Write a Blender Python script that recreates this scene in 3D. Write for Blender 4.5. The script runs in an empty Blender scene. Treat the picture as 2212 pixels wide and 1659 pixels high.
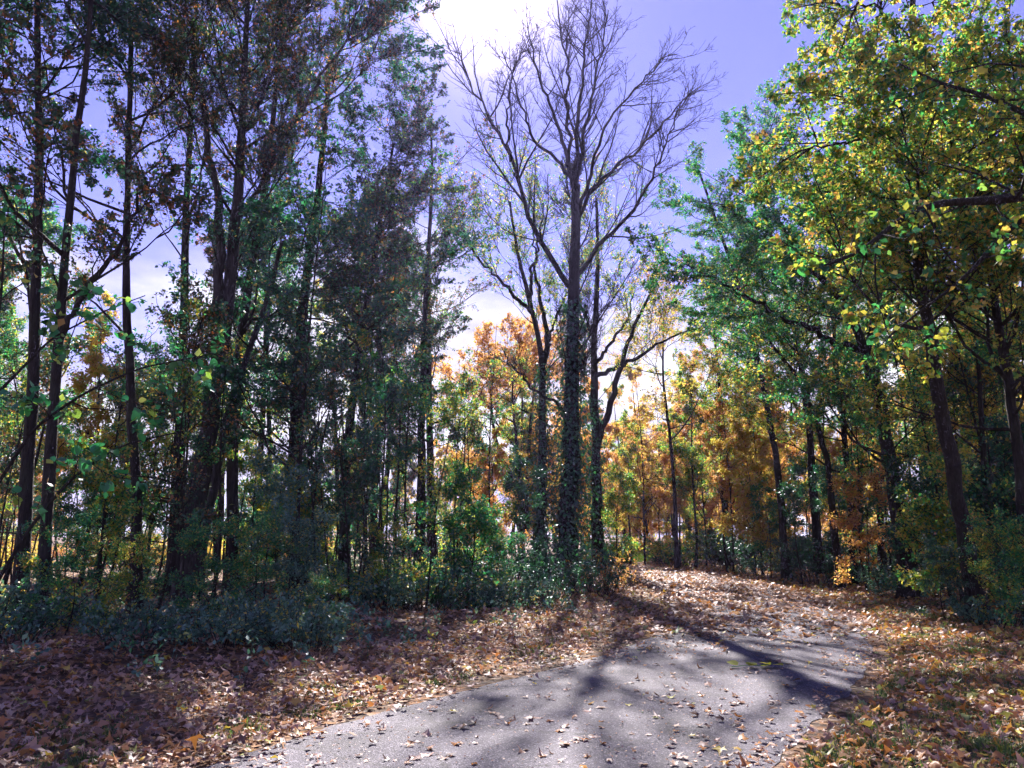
import bpy, math
import numpy as np

# ------------------------------------------------------------------ camera
sc = bpy.context.scene
col = sc.collection
F, PITCH, EYE = 1670.0, math.radians(11.2), 1.6
cam_d = bpy.data.cameras.new('camera')
cam = bpy.data.objects.new('camera', cam_d)
col.objects.link(cam)
cam.location = (0, 0, EYE)
cam.rotation_euler = (math.radians(90) + PITCH, 0, 0)
cam_d.sensor_fit = 'HORIZONTAL'
cam_d.angle = 2 * math.atan(1106 / F)
cam_d.clip_start = 0.05
cam_d.clip_end = 3000
sc.camera = cam

# ------------------------------------------------------------------ sky, sun, exposure
SUN_EL, SUN_AZ = math.radians(38.0), math.radians(-1.9)      # azimuth from +Y, negative = left
sun_dir = (math.sin(SUN_AZ) * math.cos(SUN_EL), math.cos(SUN_AZ) * math.cos(SUN_EL), math.sin(SUN_EL))
EXPOSURE = 1.9
SUN_STRENGTH = 5.0
SKY_STRENGTH = 0.05


def make_world():
    w = bpy.data.worlds.new('World')
    sc.world = w
    w.use_nodes = True
    nt = w.node_tree
    N, L = nt.nodes, nt.links
    N.clear()

    def node(t, **kw):
        n = N.new(t)
        for k, v in kw.items():
            setattr(n, k, v)
        return n

    def math_(op, a, b=None, c=None, clamp=False):
        n = node('ShaderNodeMath', operation=op, use_clamp=clamp)
        for i, v in enumerate((a, b, c)):
            if v is None:
                continue
            if isinstance(v, (int, float)):
                n.inputs[i].default_value = v
            else:
                L.new(v, n.inputs[i])
        return n.outputs[0]

    def mix(fac, a, b, blend='MIX'):
        n = node('ShaderNodeMix', data_type='RGBA', blend_type=blend)
        for s, v in ((n.inputs[0], fac), (n.inputs[6], a), (n.inputs[7], b)):
            if isinstance(v, (int, float)):
                s.default_value = v
            elif isinstance(v, tuple):
                s.default_value = v
            else:
                L.new(v, s)
        return n.outputs[2]

    tc = node('ShaderNodeTexCoord')
    sky = node('ShaderNodeTexSky', sky_type='NISHITA', sun_disc=False)
    sky.sun_elevation = SUN_EL
    sky.sun_rotation = SUN_AZ
    sky.air_density = 1.0
    sky.dust_density = 0.0
    sky.ozone_density = 2.0
    base = mix(1.0, sky.outputs[0], (1.02, 0.68, 1.15, 1), 'MULTIPLY')
    sep = node('ShaderNodeSeparateXYZ')
    L.new(tc.outputs['Generated'], sep.inputs[0])
    # low white cloud bank all round the horizon, broken up by noise
    mp = node('ShaderNodeMapping')
    mp.inputs['Scale'].default_value = (1, 1, 2.2)
    L.new(tc.outputs['Generated'], mp.inputs[0])
    nz = node('ShaderNodeTexNoise')
    nz.inputs['Scale'].default_value = 3.4
    nz.inputs['Detail'].default_value = 7
    nz.inputs['Roughness'].default_value = 0.58
    L.new(mp.outputs[0], nz.inputs['Vector'])
    low = math_('MULTIPLY_ADD', sep.outputs[2], -3.2, 1.06)      # falls with height
    msk = math_('ADD', low, math_('MULTIPLY_ADD', nz.outputs[0], 2.2, -1.1))
    msk = math_('MULTIPLY_ADD', msk, 2.6, 0.0, clamp=True)
    nz2 = node('ShaderNodeTexNoise')
    nz2.inputs['Scale'].default_value = 7.5
    nz2.inputs['Detail'].default_value = 5
    L.new(mp.outputs[0], nz2.inputs['Vector'])
    shade = math_('MULTIPLY_ADD', nz2.outputs[0], 3.0, -0.95, clamp=True)
    ccol = mix(shade, (3.4, 3.3, 4.8, 1), (7.4, 7.3, 7.8, 1))
    c1 = mix(msk, base, ccol)
    # bright aureole of the sun behind thin haze
    vd = node('ShaderNodeVectorMath', operation='DOT_PRODUCT')
    vn = node('ShaderNodeVectorMath', operation='NORMALIZE')
    L.new(tc.outputs['Generated'], vn.inputs[0])
    L.new(vn.outputs[0], vd.inputs[0])
    vd.inputs[1].default_value = sun_dir
    dot = math_('MAXIMUM', vd.outputs['Value'], 0.0)
    a1 = math_('MULTIPLY', math_('POWER', dot, 420.0), 12.0)
    a2 = math_('MULTIPLY', math_('POWER', dot, 70.0), 1.0)
    tot = math_('ADD', a1, a2)
    hal = node('ShaderNodeVectorMath', operation='SCALE')
    hal.inputs[0].default_value = (1.0, 0.84, 1.0)
    L.new(tot, hal.inputs['Scale'])
    c2 = mix(1.0, c1, hal.outputs[0], 'ADD')
    bg = node('ShaderNodeBackground')
    bg.inputs[1].default_value = SKY_STRENGTH
    L.new(c2, bg.inputs[0])
    out = node('ShaderNodeOutputWorld')
    L.new(bg.outputs[0], out.inputs[0])


make_world()
sd = bpy.data.lights.new('sun', 'SUN')
sd.energy = SUN_STRENGTH
sd.angle = math.radians(0.55)
sd.color = (1.0, 0.93, 0.86)
so = bpy.data.objects.new('sun', sd)
col.objects.link(so)
so.location = (0, 30, 60)
from mathutils import Vector, Matrix
so.rotation_euler = Vector(sun_dir).to_track_quat('Z', 'Y').to_euler()
vs = sc.view_settings
vs.view_transform = 'Standard'
vs.look = 'None'
vs.exposure = EXPOSURE
vs.gamma = 1.0
vs.use_curve_mapping = False
sc.render.engine = 'CYCLES'
cy = sc.cycles
cy.use_denoising = True
cy.max_bounces = 5
cy.adaptive_threshold = .03
cy.diffuse_bounces = 3
cy.glossy_bounces = 2
cy.transmission_bounces = 4
cy.transparent_max_bounces = 4
cy.caustics_reflective = False
cy.caustics_refractive = False
cy.sample_clamp_indirect = 4.0

# ------------------------------------------------------------------ helpers
rng = np.random.default_rng(20)


def P(px, py, d):
    """point at depth d (metres along +Y) on the photograph's line of sight through (px, py)"""
    u, v = (px - 1106) / F, (829.5 - py) / F
    dy = math.cos(PITCH) - v * math.sin(PITCH)
    dz = math.sin(PITCH) + v * math.cos(PITCH)
    t = d / dy
    return np.array([u * t, d, EYE + dz * t])


def Z2(x, y):
    return ((850 + x * .42194) * .8641, y * .42194 * .8641)


def Z3(x, y):
    return ((1660 + x * .42194) * .8641, y * .42194 * .8641)


def Z5(x, y):
    return ((850 + x * .4823) * .8641, (650 + y * .4822) * .8641)


def Z6(x, y):
    return ((1660 + x * .4823) * .8641, (650 + y * .4822) * .8641)


def unit(a):
    return a / np.maximum(np.linalg.norm(a, axis=-1, keepdims=True), 1e-9)


def new_mesh(name, verts, faces, mat=None, attrs=None, smooth=False, uv=None):
    """faces: list of int arrays (n, k); attrs: name -> per-face floats"""
    me = bpy.data.meshes.new(name)
    verts = np.ascontiguousarray(verts, np.float32)
    faces = [np.ascontiguousarray(f, np.int32) for f in faces if len(f)]
    nl = sum(f.size for f in faces)
    nf = sum(len(f) for f in faces)
    me.vertices.add(len(verts))
    me.vertices.foreach_set('co', verts.ravel())
    me.loops.add(nl)
    me.polygons.add(nf)
    me.loops.foreach_set('vertex_index', np.concatenate([f.ravel() for f in faces]))
    tot = np.concatenate([np.full(len(f), f.shape[1], np.int32) for f in faces])
    st = np.concatenate([[0], np.cumsum(tot)[:-1]]).astype(np.int32)
    me.polygons.foreach_set('loop_start', st)
    me.update(calc_edges=True)
    for k, v in (attrs or {}).items():
        a = me.attributes.new(k, 'FLOAT', 'FACE')
        a.data.foreach_set('value', np.ascontiguousarray(v, np.float32))
    if smooth:
        me.polygons.foreach_set('use_smooth', np.ones(nf, bool))
    if mat:
        me.materials.append(mat)
    return me


def add(name, me, parent=None, loc=None, rot=None, scale=None):
    o = bpy.data.objects.new(name, me)
    col.objects.link(o)
    if parent is not None:
        o.parent = parent
    if loc is not None:
        o.location = loc
    if rot is not None:
        o.rotation_euler = rot
    if scale is not None:
        o.scale = scale if hasattr(scale, '__len__') else (scale,) * 3
    return o


def tag(o, label=None, cat=None, group=None, kind=None):
    if label:
        o['label'] = label
    if cat:
        o['category'] = cat
    if group:
        o['group'] = group
    if kind:
        o['kind'] = kind
    return o


# ------------------------------------------------------------------ materials
def mat_new(name):
    m = bpy.data.materials.new(name)
    m.use_nodes = True
    m.node_tree.nodes.clear()
    return m, m.node_tree.nodes, m.node_tree.links


def ramp(N, stops, interp='LINEAR'):
    r = N.new('ShaderNodeValToRGB')
    r.color_ramp.interpolation = interp
    el = r.color_ramp.elements
    while len(el) > 1:
        el.remove(el[-1])
    el[0].position = stops[0][0]
    el[0].color = (*stops[0][1], 1)
    for p, c in stops[1:]:
        e = el.new(p)
        e.color = (*c, 1)
    return r


def leaf_mat(name, stops, trans=0.45, gloss=0.05, tmul=(1.5, 1.5, 1.1), rough=0.42):
    """stops: colour ramp over the per-leaf random; thin leaf: diffuse + translucent + a waxy sheen"""
    m, N, L = mat_new(name)
    at = N.new('ShaderNodeAttribute')
    at.attribute_name = 'tone'
    r = ramp(N, stops)
    L.new(at.outputs['Fac'], r.inputs[0])
    df = N.new('ShaderNodeBsdfDiffuse')
    L.new(r.outputs[0], df.inputs[0])
    tm = N.new('ShaderNodeMix')
    tm.data_type = 'RGBA'
    tm.blend_type = 'MULTIPLY'
    tm.inputs[0].default_value = 1
    tm.inputs[7].default_value = (*tmul, 1)
    L.new(r.outputs[0], tm.inputs[6])
    tr = N.new('ShaderNodeBsdfTranslucent')
    L.new(tm.outputs[2], tr.inputs[0])
    mx = N.new('ShaderNodeMixShader')
    mx.inputs[0].default_value = trans
    L.new(df.outputs[0], mx.inputs[1])
    L.new(tr.outputs[0], mx.inputs[2])
    gl = N.new('ShaderNodeBsdfGlossy')
    gl.inputs['Roughness'].default_value = rough
    gl.inputs[0].default_value = (0.9, 0.92, 1, 1)
    m2 = N.new('ShaderNodeMixShader')
    m2.inputs[0].default_value = gloss
    L.new(mx.outputs[0], m2.inputs[1])
    L.new(gl.outputs[0], m2.inputs[2])
    out = N.new('ShaderNodeOutputMaterial')
    L.new(m2.outputs[0], out.inputs[0])
    return m


G1, G2, G3, GB = (0.011, 0.045, 0.034), (0.018, 0.078, 0.045), (0.03, 0.14, 0.055), (0.05, 0.25, 0.065)
YG, YE, YO, OR, RU, BR, MA = (0.25, 0.32, 0.04), (0.50, 0.42, 0.07), (0.52, 0.35, 0.08), (0.45, 0.21, 0.065), (0.27, 0.085, 0.03), (0.12, 0.06, 0.03), (0.07, 0.03, 0.03)
M = {}
M['leaf_dark'] = leaf_mat('leaf_dark_green', [(0, G1), (.45, G2), (.7, G3), (.86, GB), (.93, BR), (1, YO)], .42, .06, (1.1, 1.65, 1.5))
M['leaf_maroon'] = leaf_mat('leaf_maroon_green', [(0, MA), (.35, G1), (.6, G2), (.8, BR), (.9, RU), (.96, GB), (1, YG)], .40, .06, (1.1, 1.65, 1.5))
M['leaf_olive'] = leaf_mat('leaf_olive_brown', [(0, G1), (.3, G2), (.5, (0.05, 0.10, 0.04)), (.66, (0.12, 0.12, 0.04)), (.78, BR), (.9, RU), (1, OR)], .45, .05)
M['leaf_green'] = leaf_mat('leaf_fresh_green', [(0, G2), (.4, G3), (.65, GB), (.82, YG), (.94, YE), (1, OR)], .5, .05, (1.1, 1.65, 1.5))
M['leaf_yellowgreen'] = leaf_mat('leaf_yellow_green', [(0, G2), (.2, G3), (.36, GB), (.55, YG), (.76, YE), (.92, YO), (1, OR)], .55, .04, (1.5, 1.6, 1.2))
M['leaf_bough'] = leaf_mat('leaf_bough_green', [(0, G2), (.35, GB), (.6, G3), (.75, YG), (.9, YE), (1, OR)], .5, .06, (1.1, 1.65, 1.5))
M['leaf_yellow'] = leaf_mat('leaf_yellow', [(0, YG), (.3, YE), (.65, YO), (.92, OR), (1, RU)], .58, .03, (1.5, 1.5, 1.3))
M['leaf_orange'] = leaf_mat('leaf_orange', [(0, RU), (.25, OR), (.6, (0.52, 0.29, 0.09)), (.85, YO), (1, YE)], .58, .03, (1.5, 1.5, 1.4))
M['leaf_shrub'] = leaf_mat('leaf_shrub', [(0, (0.03, 0.10, 0.07)), (.5, (0.065, 0.17, 0.12)), (.85, (0.13, 0.26, 0.18)), (.95, YG), (1, YE)], .3, .07, rough=.5)
M['leaf_ivy'] = leaf_mat('leaf_ivy', [(0, G1), (.5, G2), (.85, (0.03, 0.12, 0.05)), (1, GB)], .35, .08)
M['grass'] = leaf_mat('grass_blade', [(0, (0.03, 0.07, 0.02)), (.6, (0.06, 0.13, 0.03)), (1, (0.2, 0.19, 0.06))], .4, .03)
TAN, PALE, PINK = (0.38, 0.245, 0.175), (0.48, 0.36, 0.29), (0.39, 0.225, 0.18)
M['litter'] = leaf_mat('dry_leaf_litter', [(0, (0.07, 0.04, 0.028)), (.2, (0.22, 0.125, 0.085)), (.42, TAN), (.58, PINK), (.7, PALE), (.8, (0.36, 0.15, 0.05)), (.92, OR), (.97, YE), (1, (0.2, 0.28, 0.12))], .25, .035, (1.2, 1.1, .9), .45)


def bark_mat(name, c0, c1, moss=0.0):
    m, N, L = mat_new(name)
    tc = N.new('ShaderNodeTexCoord')
    mp = N.new('ShaderNodeMapping')
    mp.inputs['Scale'].default_value = (9, 9, 1.6)
    L.new(tc.outputs['Object'], mp.inputs[0])
    nz = N.new('ShaderNodeTexNoise')
    nz.inputs['Scale'].default_value = 2.4
    nz.inputs['Detail'].default_value = 6
    nz.inputs['Roughness'].default_value = .65
    L.new(mp.outputs[0], nz.inputs['Vector'])
    r = ramp(N, [(.3, c0), (.7, c1)])
    L.new(nz.outputs[0], r.inputs[0])
    n2 = N.new('ShaderNodeTexNoise')
    n2.inputs['Scale'].default_value = 1.3
    n2.inputs['Detail'].default_value = 4
    L.new(tc.outputs['Object'], n2.inputs['Vector'])
    r2 = ramp(N, [(.5, (0, 0, 0)), (.68, (moss,) * 3)])
    L.new(n2.outputs[0], r2.inputs[0])
    mx = N.new('ShaderNodeMix')
    mx.data_type = 'RGBA'
    L.new(r2.outputs[0], mx.inputs[0])
    L.new(r.outputs[0], mx.inputs[6])
    mx.inputs[7].default_value = (0.07, 0.09, 0.06, 1)
    mp2 = N.new('ShaderNodeMapping')
    mp2.inputs['Scale'].default_value = (14, 14, 2.2)
    L.new(tc.outputs['Object'], mp2.inputs[0])
    vo = N.new('ShaderNodeTexVoronoi')
    vo.feature = 'DISTANCE_TO_EDGE'
    vo.inputs['Scale'].default_value = 1.6
    L.new(mp2.outputs[0], vo.inputs['Vector'])
    ad = N.new('ShaderNodeMath')
    ad.operation = 'ADD'
    L.new(nz.outputs[0], ad.inputs[0])
    L.new(vo.outputs['Distance'], ad.inputs[1])
    b = N.new('ShaderNodeBump')
    b.inputs['Strength'].default_value = 1.0
    b.inputs['Distance'].default_value = .06
    L.new(ad.outputs[0], b.inputs['Height'])
    pr = N.new('ShaderNodeBsdfPrincipled')
    pr.inputs['Roughness'].default_value = .85
    pr.inputs['Specular IOR Level'].default_value = .25
    L.new(mx.outputs[2], pr.inputs['Base Color'])
    L.new(b.outputs[0], pr.inputs['Normal'])
    out = N.new('ShaderNodeOutputMaterial')
    L.new(pr.outputs[0], out.inputs[0])
    return m


M['bark'] = bark_mat('bark_dark', (0.012, 0.010, 0.010), (0.045, 0.037, 0.035), .3)
M['bark_grey'] = bark_mat('bark_grey', (0.022, 0.019, 0.02), (0.085, 0.076, 0.078), .45)
M['twig'] = bark_mat('twig_bark', (0.018, 0.014, 0.014), (0.05, 0.04, 0.037))


def ground_mat():
    m, N, L = mat_new('forest_floor')
    tc = N.new('ShaderNodeTexCoord')
    v = N.new('ShaderNodeTexVoronoi')
    v.inputs['Scale'].default_value = 11
    v.inputs['Randomness'].default_value = 1
    L.new(tc.outputs['Object'], v.inputs['Vector'])
    sx = N.new('ShaderNodeSeparateColor')
    L.new(v.outputs['Color'], sx.inputs[0])
    r = ramp(N, [(0, (0.035, 0.024, 0.018)), (.35, (0.10, 0.055, 0.035)), (.65, (0.20, 0.115, 0.07)), (.85, (0.27, 0.13, 0.05)), (1, (0.33, 0.24, 0.18))])
    L.new(sx.outputs[0], r.inputs[0])
    nz = N.new('ShaderNodeTexNoise')
    nz.inputs['Scale'].default_value = .7
    nz.inputs['Detail'].default_value = 8
    L.new(tc.outputs['Object'], nz.inputs['Vector'])
    r2 = ramp(N, [(.45, (0, 0, 0)), (.65, (.75,) * 3)])
    L.new(nz.outputs[0], r2.inputs[0])
    mx = N.new('ShaderNodeMix')
    mx.data_type = 'RGBA'
    L.new(r2.outputs[0], mx.inputs[0])
    L.new(r.outputs[0], mx.inputs[6])
    mx.inputs[7].default_value = (0.045, 0.035, 0.026, 1)
    b = N.new('ShaderNodeBump')
    b.inputs['Strength'].default_value = .8
    b.inputs['Distance'].default_value = .05
    L.new(v.outputs['Distance'], b.inputs['Height'])
    pr = N.new('ShaderNodeBsdfPrincipled')
    pr.inputs['Roughness'].default_value = .9
    pr.inputs['Specular IOR Level'].default_value = .2
    L.new(mx.outputs[2], pr.inputs['Base Color'])
    L.new(b.outputs[0], pr.inputs['Normal'])
    out = N.new('ShaderNodeOutputMaterial')
    L.new(pr.outputs[0], out.inputs[0])
    return m


def asphalt_mat():
    m, N, L = mat_new('asphalt')
    tc = N.new('ShaderNodeTexCoord')
    v = N.new('ShaderNodeTexVoronoi')
    v.inputs['Scale'].default_value = 95
    L.new(tc.outputs['Object'], v.inputs['Vector'])
    sx = N.new('ShaderNodeSeparateColor')
    L.new(v.outputs['Color'], sx.inputs[0])
    r = ramp(N, [(0, (0.028, 0.024, 0.037)), (.55, (0.054, 0.045, 0.074)), (.85, (0.105, 0.095, 0.125)), (1, (0.27, 0.25, 0.29))])
    L.new(sx.outputs[0], r.inputs[0])
    nz = N.new('ShaderNodeTexNoise')
    nz.inputs['Scale'].default_value = 1.1
    nz.inputs['Detail'].default_value = 7
    nz.inputs['Roughness'].default_value = .62
    L.new(tc.outputs['Object'], nz.inputs['Vector'])
    r2 = ramp(N, [(.28, (.5, .49, .51)), (.45, (.9, .88, .92)), (.75, (1.3, 1.27, 1.3))])
    L.new(nz.outputs[0], r2.inputs[0])
    ds = N.new('ShaderNodeTexNoise')
    ds.inputs['Scale'].default_value = 3
    L.new(tc.outputs['Object'], ds.inputs['Vector'])
    va = N.new('ShaderNodeVectorMath')
    va.operation = 'MULTIPLY_ADD'
    L.new(ds.outputs['Color'], va.inputs[0])
    va.inputs[1].default_value = (.35, .35, 0)
    L.new(tc.outputs['Object'], va.inputs[2])
    cr = N.new('ShaderNodeTexVoronoi')
    cr.feature = 'DISTANCE_TO_EDGE'
    cr.inputs['Scale'].default_value = .55
    L.new(va.outputs[0], cr.inputs['Vector'])
    rc = ramp(N, [(0, (.35, .34, .36)), (.006, (.6, .6, .6)), (.012, (1, 1, 1))])
    L.new(cr.outputs['Distance'], rc.inputs[0])
    mc = N.new('ShaderNodeMix')
    mc.data_type = 'RGBA'
    mc.blend_type = 'MULTIPLY'
    mc.inputs[0].default_value = .7
    L.new(r2.outputs[0], mc.inputs[6])
    L.new(rc.outputs[0], mc.inputs[7])
    r2 = mc
    mx = N.new('ShaderNodeMix')
    mx.data_type = 'RGBA'
    mx.blend_type = 'MULTIPLY'
    mx.inputs[0].default_value = 1
    L.new(r.outputs[0], mx.inputs[6])
    L.new(r2.outputs[2], mx.inputs[7])
    b = N.new('ShaderNodeBump')
    b.inputs['Strength'].default_value = .7
    b.inputs['Distance'].default_value = .008
    L.new(v.outputs['Distance'], b.inputs['Height'])
    pr = N.new('ShaderNodeBsdfPrincipled')
    pr.inputs['Roughness'].default_value = .75
    pr.inputs['Specular IOR Level'].default_value = .25
    L.new(mx.outputs[2], pr.inputs['Base Color'])
    L.new(b.outputs[0], pr.inputs['Normal'])
    out = N.new('ShaderNodeOutputMaterial')
    L.new(pr.outputs[0], out.inputs[0])
    return m


M['ground'] = ground_mat()
M['asphalt'] = asphalt_mat()

# ------------------------------------------------------------------ ground and path
PATH_L = np.array([(-7.2, -6), (-5.2, 0), (-3.3, 4), (-2.18, 5.88), (-1.62, 7.09), (-.52, 8.74), (.87, 10.61), (1.94, 12.4), (3.2, 15.34), (4.15, 20.2), (4.9, 28.1), (4.6, 36), (3.2, 41.5), (.5, 44.6), (-5, 46.5), (-14, 47.5), (-30, 48)])
PATH_R = np.array([(-3.2, -8), (-1.2, -2), (.8, 4), (1.84, 5.88), (2.59, 7.26), (3.85, 9.0), (5.33, 11.89), (6.2, 14.2), (7.1, 16.7), (8.1, 21.2), (8.7, 28.1), (8.5, 36), (7.2, 43), (4, 48), (-3, 50.4), (-14, 51.4), (-30, 52)])


def spline(pts, n):
    pts = np.asarray(pts, float)
    s = np.concatenate([[0], np.cumsum(np.linalg.norm(np.diff(pts, axis=0), axis=1))])
    t = np.linspace(0, s[-1], n)
    q = np.stack([np.interp(t, s, pts[:, k]) for k in range(pts.shape[1])], 1)
    for _ in range(3):
        q[1:-1] = .25 * q[:-2] + .5 * q[1:-1] + .25 * q[2:]
    return q


PL, PR = spline(PATH_L, 120), spline(PATH_R, 120)
PC = (PL + PR) / 2
PW = np.linalg.norm(PR - PL, axis=1) / 2


def path_dist(xy):
    """signed distance from the path's edge (negative on the path), side (-1 left, +1 right)"""
    xy = np.asarray(xy, float).reshape(-1, 2)
    out, side = np.empty(len(xy)), np.empty(len(xy))
    tan = unit(np.gradient(PC, axis=0))
    for i in range(0, len(xy), 20000):
        d = xy[i:i + 20000, None] - PC[None]
        dd = np.linalg.norm(d, axis=2)
        k = dd.argmin(1)
        a = np.arange(len(k))
        out[i:i + 20000] = dd[a, k] - PW[k]
        side[i:i + 20000] = np.where(tan[k, 0] * d[a, k, 1] - tan[k, 1] * d[a, k, 0] > 0, -1, 1)
    return out, side


def terrain(x, y):
    x, y = np.asarray(x, float), np.asarray(y, float)
    d, _ = path_dist(np.stack([x.ravel(), y.ravel()], 1))
    d = d.reshape(x.shape)
    k = np.clip((d - .3) / 5, 0, 1)
    k = k * k * (3 - 2 * k)
    n = .10 * np.sin(x * .8 + 1.3 * np.sin(y * .31)) + .08 * np.sin(y * .9 + x * .37) + .05 * np.sin(2.3 * x - 1.7 * y)
    far = np.clip((np.hypot(x, y - 20) - 60) / 200, 0, 1) ** 1.5
    return k * (n + .06) + far * 1.5 - .014


def build_ground():
    def axis(lo, hi, n, c, p):
        t = np.linspace(-1, 1, n)
        q = np.sign(t) * np.abs(t) ** p
        return np.where(q < 0, c + q * (c - lo), c + q * (hi - c))
    gx = axis(-420, 420, 130, 0, 2.6)
    gy = axis(-200, 700, 150, 18, 2.4)
    X, Y = np.meshgrid(gx, gy)
    Z = terrain(X, Y)
    V = np.stack([X, Y, Z], 2).reshape(-1, 3)
    n, m = len(gx), len(gy)
    i, j = np.meshgrid(np.arange(n - 1), np.arange(m - 1))
    a = (j * n + i).ravel()
    Fc = np.stack([a, a + 1, a + n + 1, a + n], 1)
    o = add('ground', new_mesh('ground', V, [Fc], M['ground'], smooth=True))
    tag(o, kind='structure')
    # asphalt sheet with a ragged edge
    K = 9
    nz = rng.normal(0, .05, (120, 2))
    for _ in range(1):
        nz[1:-1] = .25 * nz[:-2] + .5 * nz[1:-1] + .25 * nz[2:]
    fine_t = np.linspace(0, 119, 900)
    rows = []
    for s in np.linspace(0, 1, K):
        e = PL * (1 - s) + PR * s
        rows.append(np.stack([np.interp(fine_t, np.arange(120), e[:, k]) for k in (0, 1)], 1))
    rows = np.array(rows)
    jag = rng.normal(0, .035, (2, 900))
    jag[:, 1:-1] = .3 * jag[:, :-2] + .4 * jag[:, 1:-1] + .3 * jag[:, 2:]
    wid = unit(rows[-1] - rows[0])
    rows[0] += wid * jag[0][:, None]
    rows[-1] += wid * jag[1][:, None]
    z = -.008 + .03 * (1 - (np.linspace(-1, 1, K) ** 2))[:, None] + np.zeros((K, 900))
    V = np.concatenate([rows, z[:, :, None]], 2).reshape(-1, 3)
    i, j = np.meshgrid(np.arange(899), np.arange(K - 1))
    a = (j * 900 + i).ravel()
    Fc = np.stack([a, a + 900, a + 901, a + 1], 1)
    o = add('path', new_mesh('path', V, [Fc], M['asphalt'], smooth=True))
    tag(o, kind='structure')


def zground(x, y):
    d, _ = path_dist(np.stack([np.atleast_1d(x), np.atleast_1d(y)], 1))
    z = terrain(np.atleast_1d(x), np.atleast_1d(y))
    return np.where(d < 0, np.maximum(z, .015), z)


build_ground()


# ------------------------------------------------------------------ growing things
def resample(pts, rad, K):
    pts = np.asarray(pts, float)
    s = np.concatenate([[0], np.cumsum(np.linalg.norm(np.diff(pts, axis=0), axis=1))])
    s /= s[-1]
    t = np.linspace(0, 1, K)
    q = np.stack([np.interp(t, s, pts[:, k]) for k in range(3)], 1)
    for _ in range(2):
        q[1:-1] = .25 * q[:-2] + .5 * q[1:-1] + .25 * q[2:]
    r = np.interp(t, np.linspace(0, 1, len(rad)), rad)
    return q, r


def tubes(pts, rad, S):
    """pts (N,K,3), rad (N,K) -> verts, quads"""
    N, K, _ = pts.shape
    tan = unit(np.gradient(pts, axis=1))
    ref = unit(pts[:, -1] - pts[:, 0])
    h = np.where(np.abs(ref[:, 2:3]) < .8, np.array([[0, 0, 1.]]), np.array([[1., 0, 0]]))
    e1 = unit(np.cross(h, ref))[:, None]
    e1 = unit(e1 - tan * (e1 * tan).sum(2, keepdims=True))
    e2 = np.cross(tan, e1)
    a = np.arange(S) * 2 * math.pi / S
    V = pts[:, :, None] + rad[:, :, None, None] * (e1[:, :, None] * np.cos(a)[None, None, :, None] + e2[:, :, None] * np.sin(a)[None, None, :, None])
    n, k, s = np.meshgrid(np.arange(N), np.arange(K - 1), np.arange(S), indexing='ij')
    b = (n * K + k) * S
    s2 = (s + 1) % S
    Q = np.stack([b + s, b + s2, b + S + s2, b + S + s], 3).reshape(-1, 4)
    return V.reshape(-1, 3), Q


def join(parts):
    vs_, fs, o = [], [], 0
    for v, f in parts:
        vs_.append(v)
        fs.append(f + o)
        o += len(v)
    return np.concatenate(vs_), np.concatenate(fs)


def sample(pts, rad, idx, t):
    K = pts.shape[1]
    f = t * (K - 1)
    i = np.minimum(f.astype(int), K - 2)
    w = (f - i)[:, None]
    p = pts[idx, i] * (1 - w) + pts[idx, i + 1] * w
    tg = unit(pts[idx, i + 1] - pts[idx, i])
    r = rad[idx, i] * (1 - w[:, 0]) + rad[idx, i + 1] * w[:, 0]
    return p, tg, r


def grow(rg, pts, rad, n, t0, t1, ang, lens, K=5, curv=.18, up=.08, rk=.011, rmin=.003, jit=.5, flat=0.0, lean=None, tshape=.55):
    """children of every parent polyline: vectorised"""
    N = len(pts)
    cnt = rg.poisson(n, N) if n < 6 else np.maximum(1, rg.normal(n, n * .15, N)).astype(int)
    idx = np.repeat(np.arange(N), cnt)
    t = t0 + (t1 - t0) * rg.random(len(idx))
    p, tg, r = sample(pts, rad, idx, t)
    plen = np.linalg.norm(np.diff(pts, axis=1), axis=2).sum(1)[idx]
    L = (lens * plen if lens < 1 else np.full(len(idx), lens)) * rg.uniform(.55, 1.2, len(idx)) * (1 - tshape * (t - t0) / max(1e-6, t1 - t0))
    rnd = rg.normal(size=(len(idx), 3))
    side = unit(rnd - tg * (rnd * tg).sum(1, keepdims=True))
    if flat:
        side[:, 2] *= (1 - flat)
        side = unit(side)
    a = np.radians(ang) * (1 + jit * rg.uniform(-1, 1, len(idx)))[:, None]
    d = unit(tg * np.cos(a) + side * np.sin(a))
    if lean is not None:
        d = unit(d + np.asarray(lean))
    q = [p]
    for k in range(K - 1):
        q.append(q[-1] + d * (L / (K - 1))[:, None])
        d = unit(d + rg.normal(0, curv, d.shape) + np.array([0, 0, up]))
    r0 = np.minimum(np.maximum(rk * L, rmin), np.maximum(r * .8, rmin))
    rr = r0[:, None] * np.linspace(1, .3, K)[None]
    return np.stack(q, 1), np.maximum(rr, rmin * .7), idx


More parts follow.
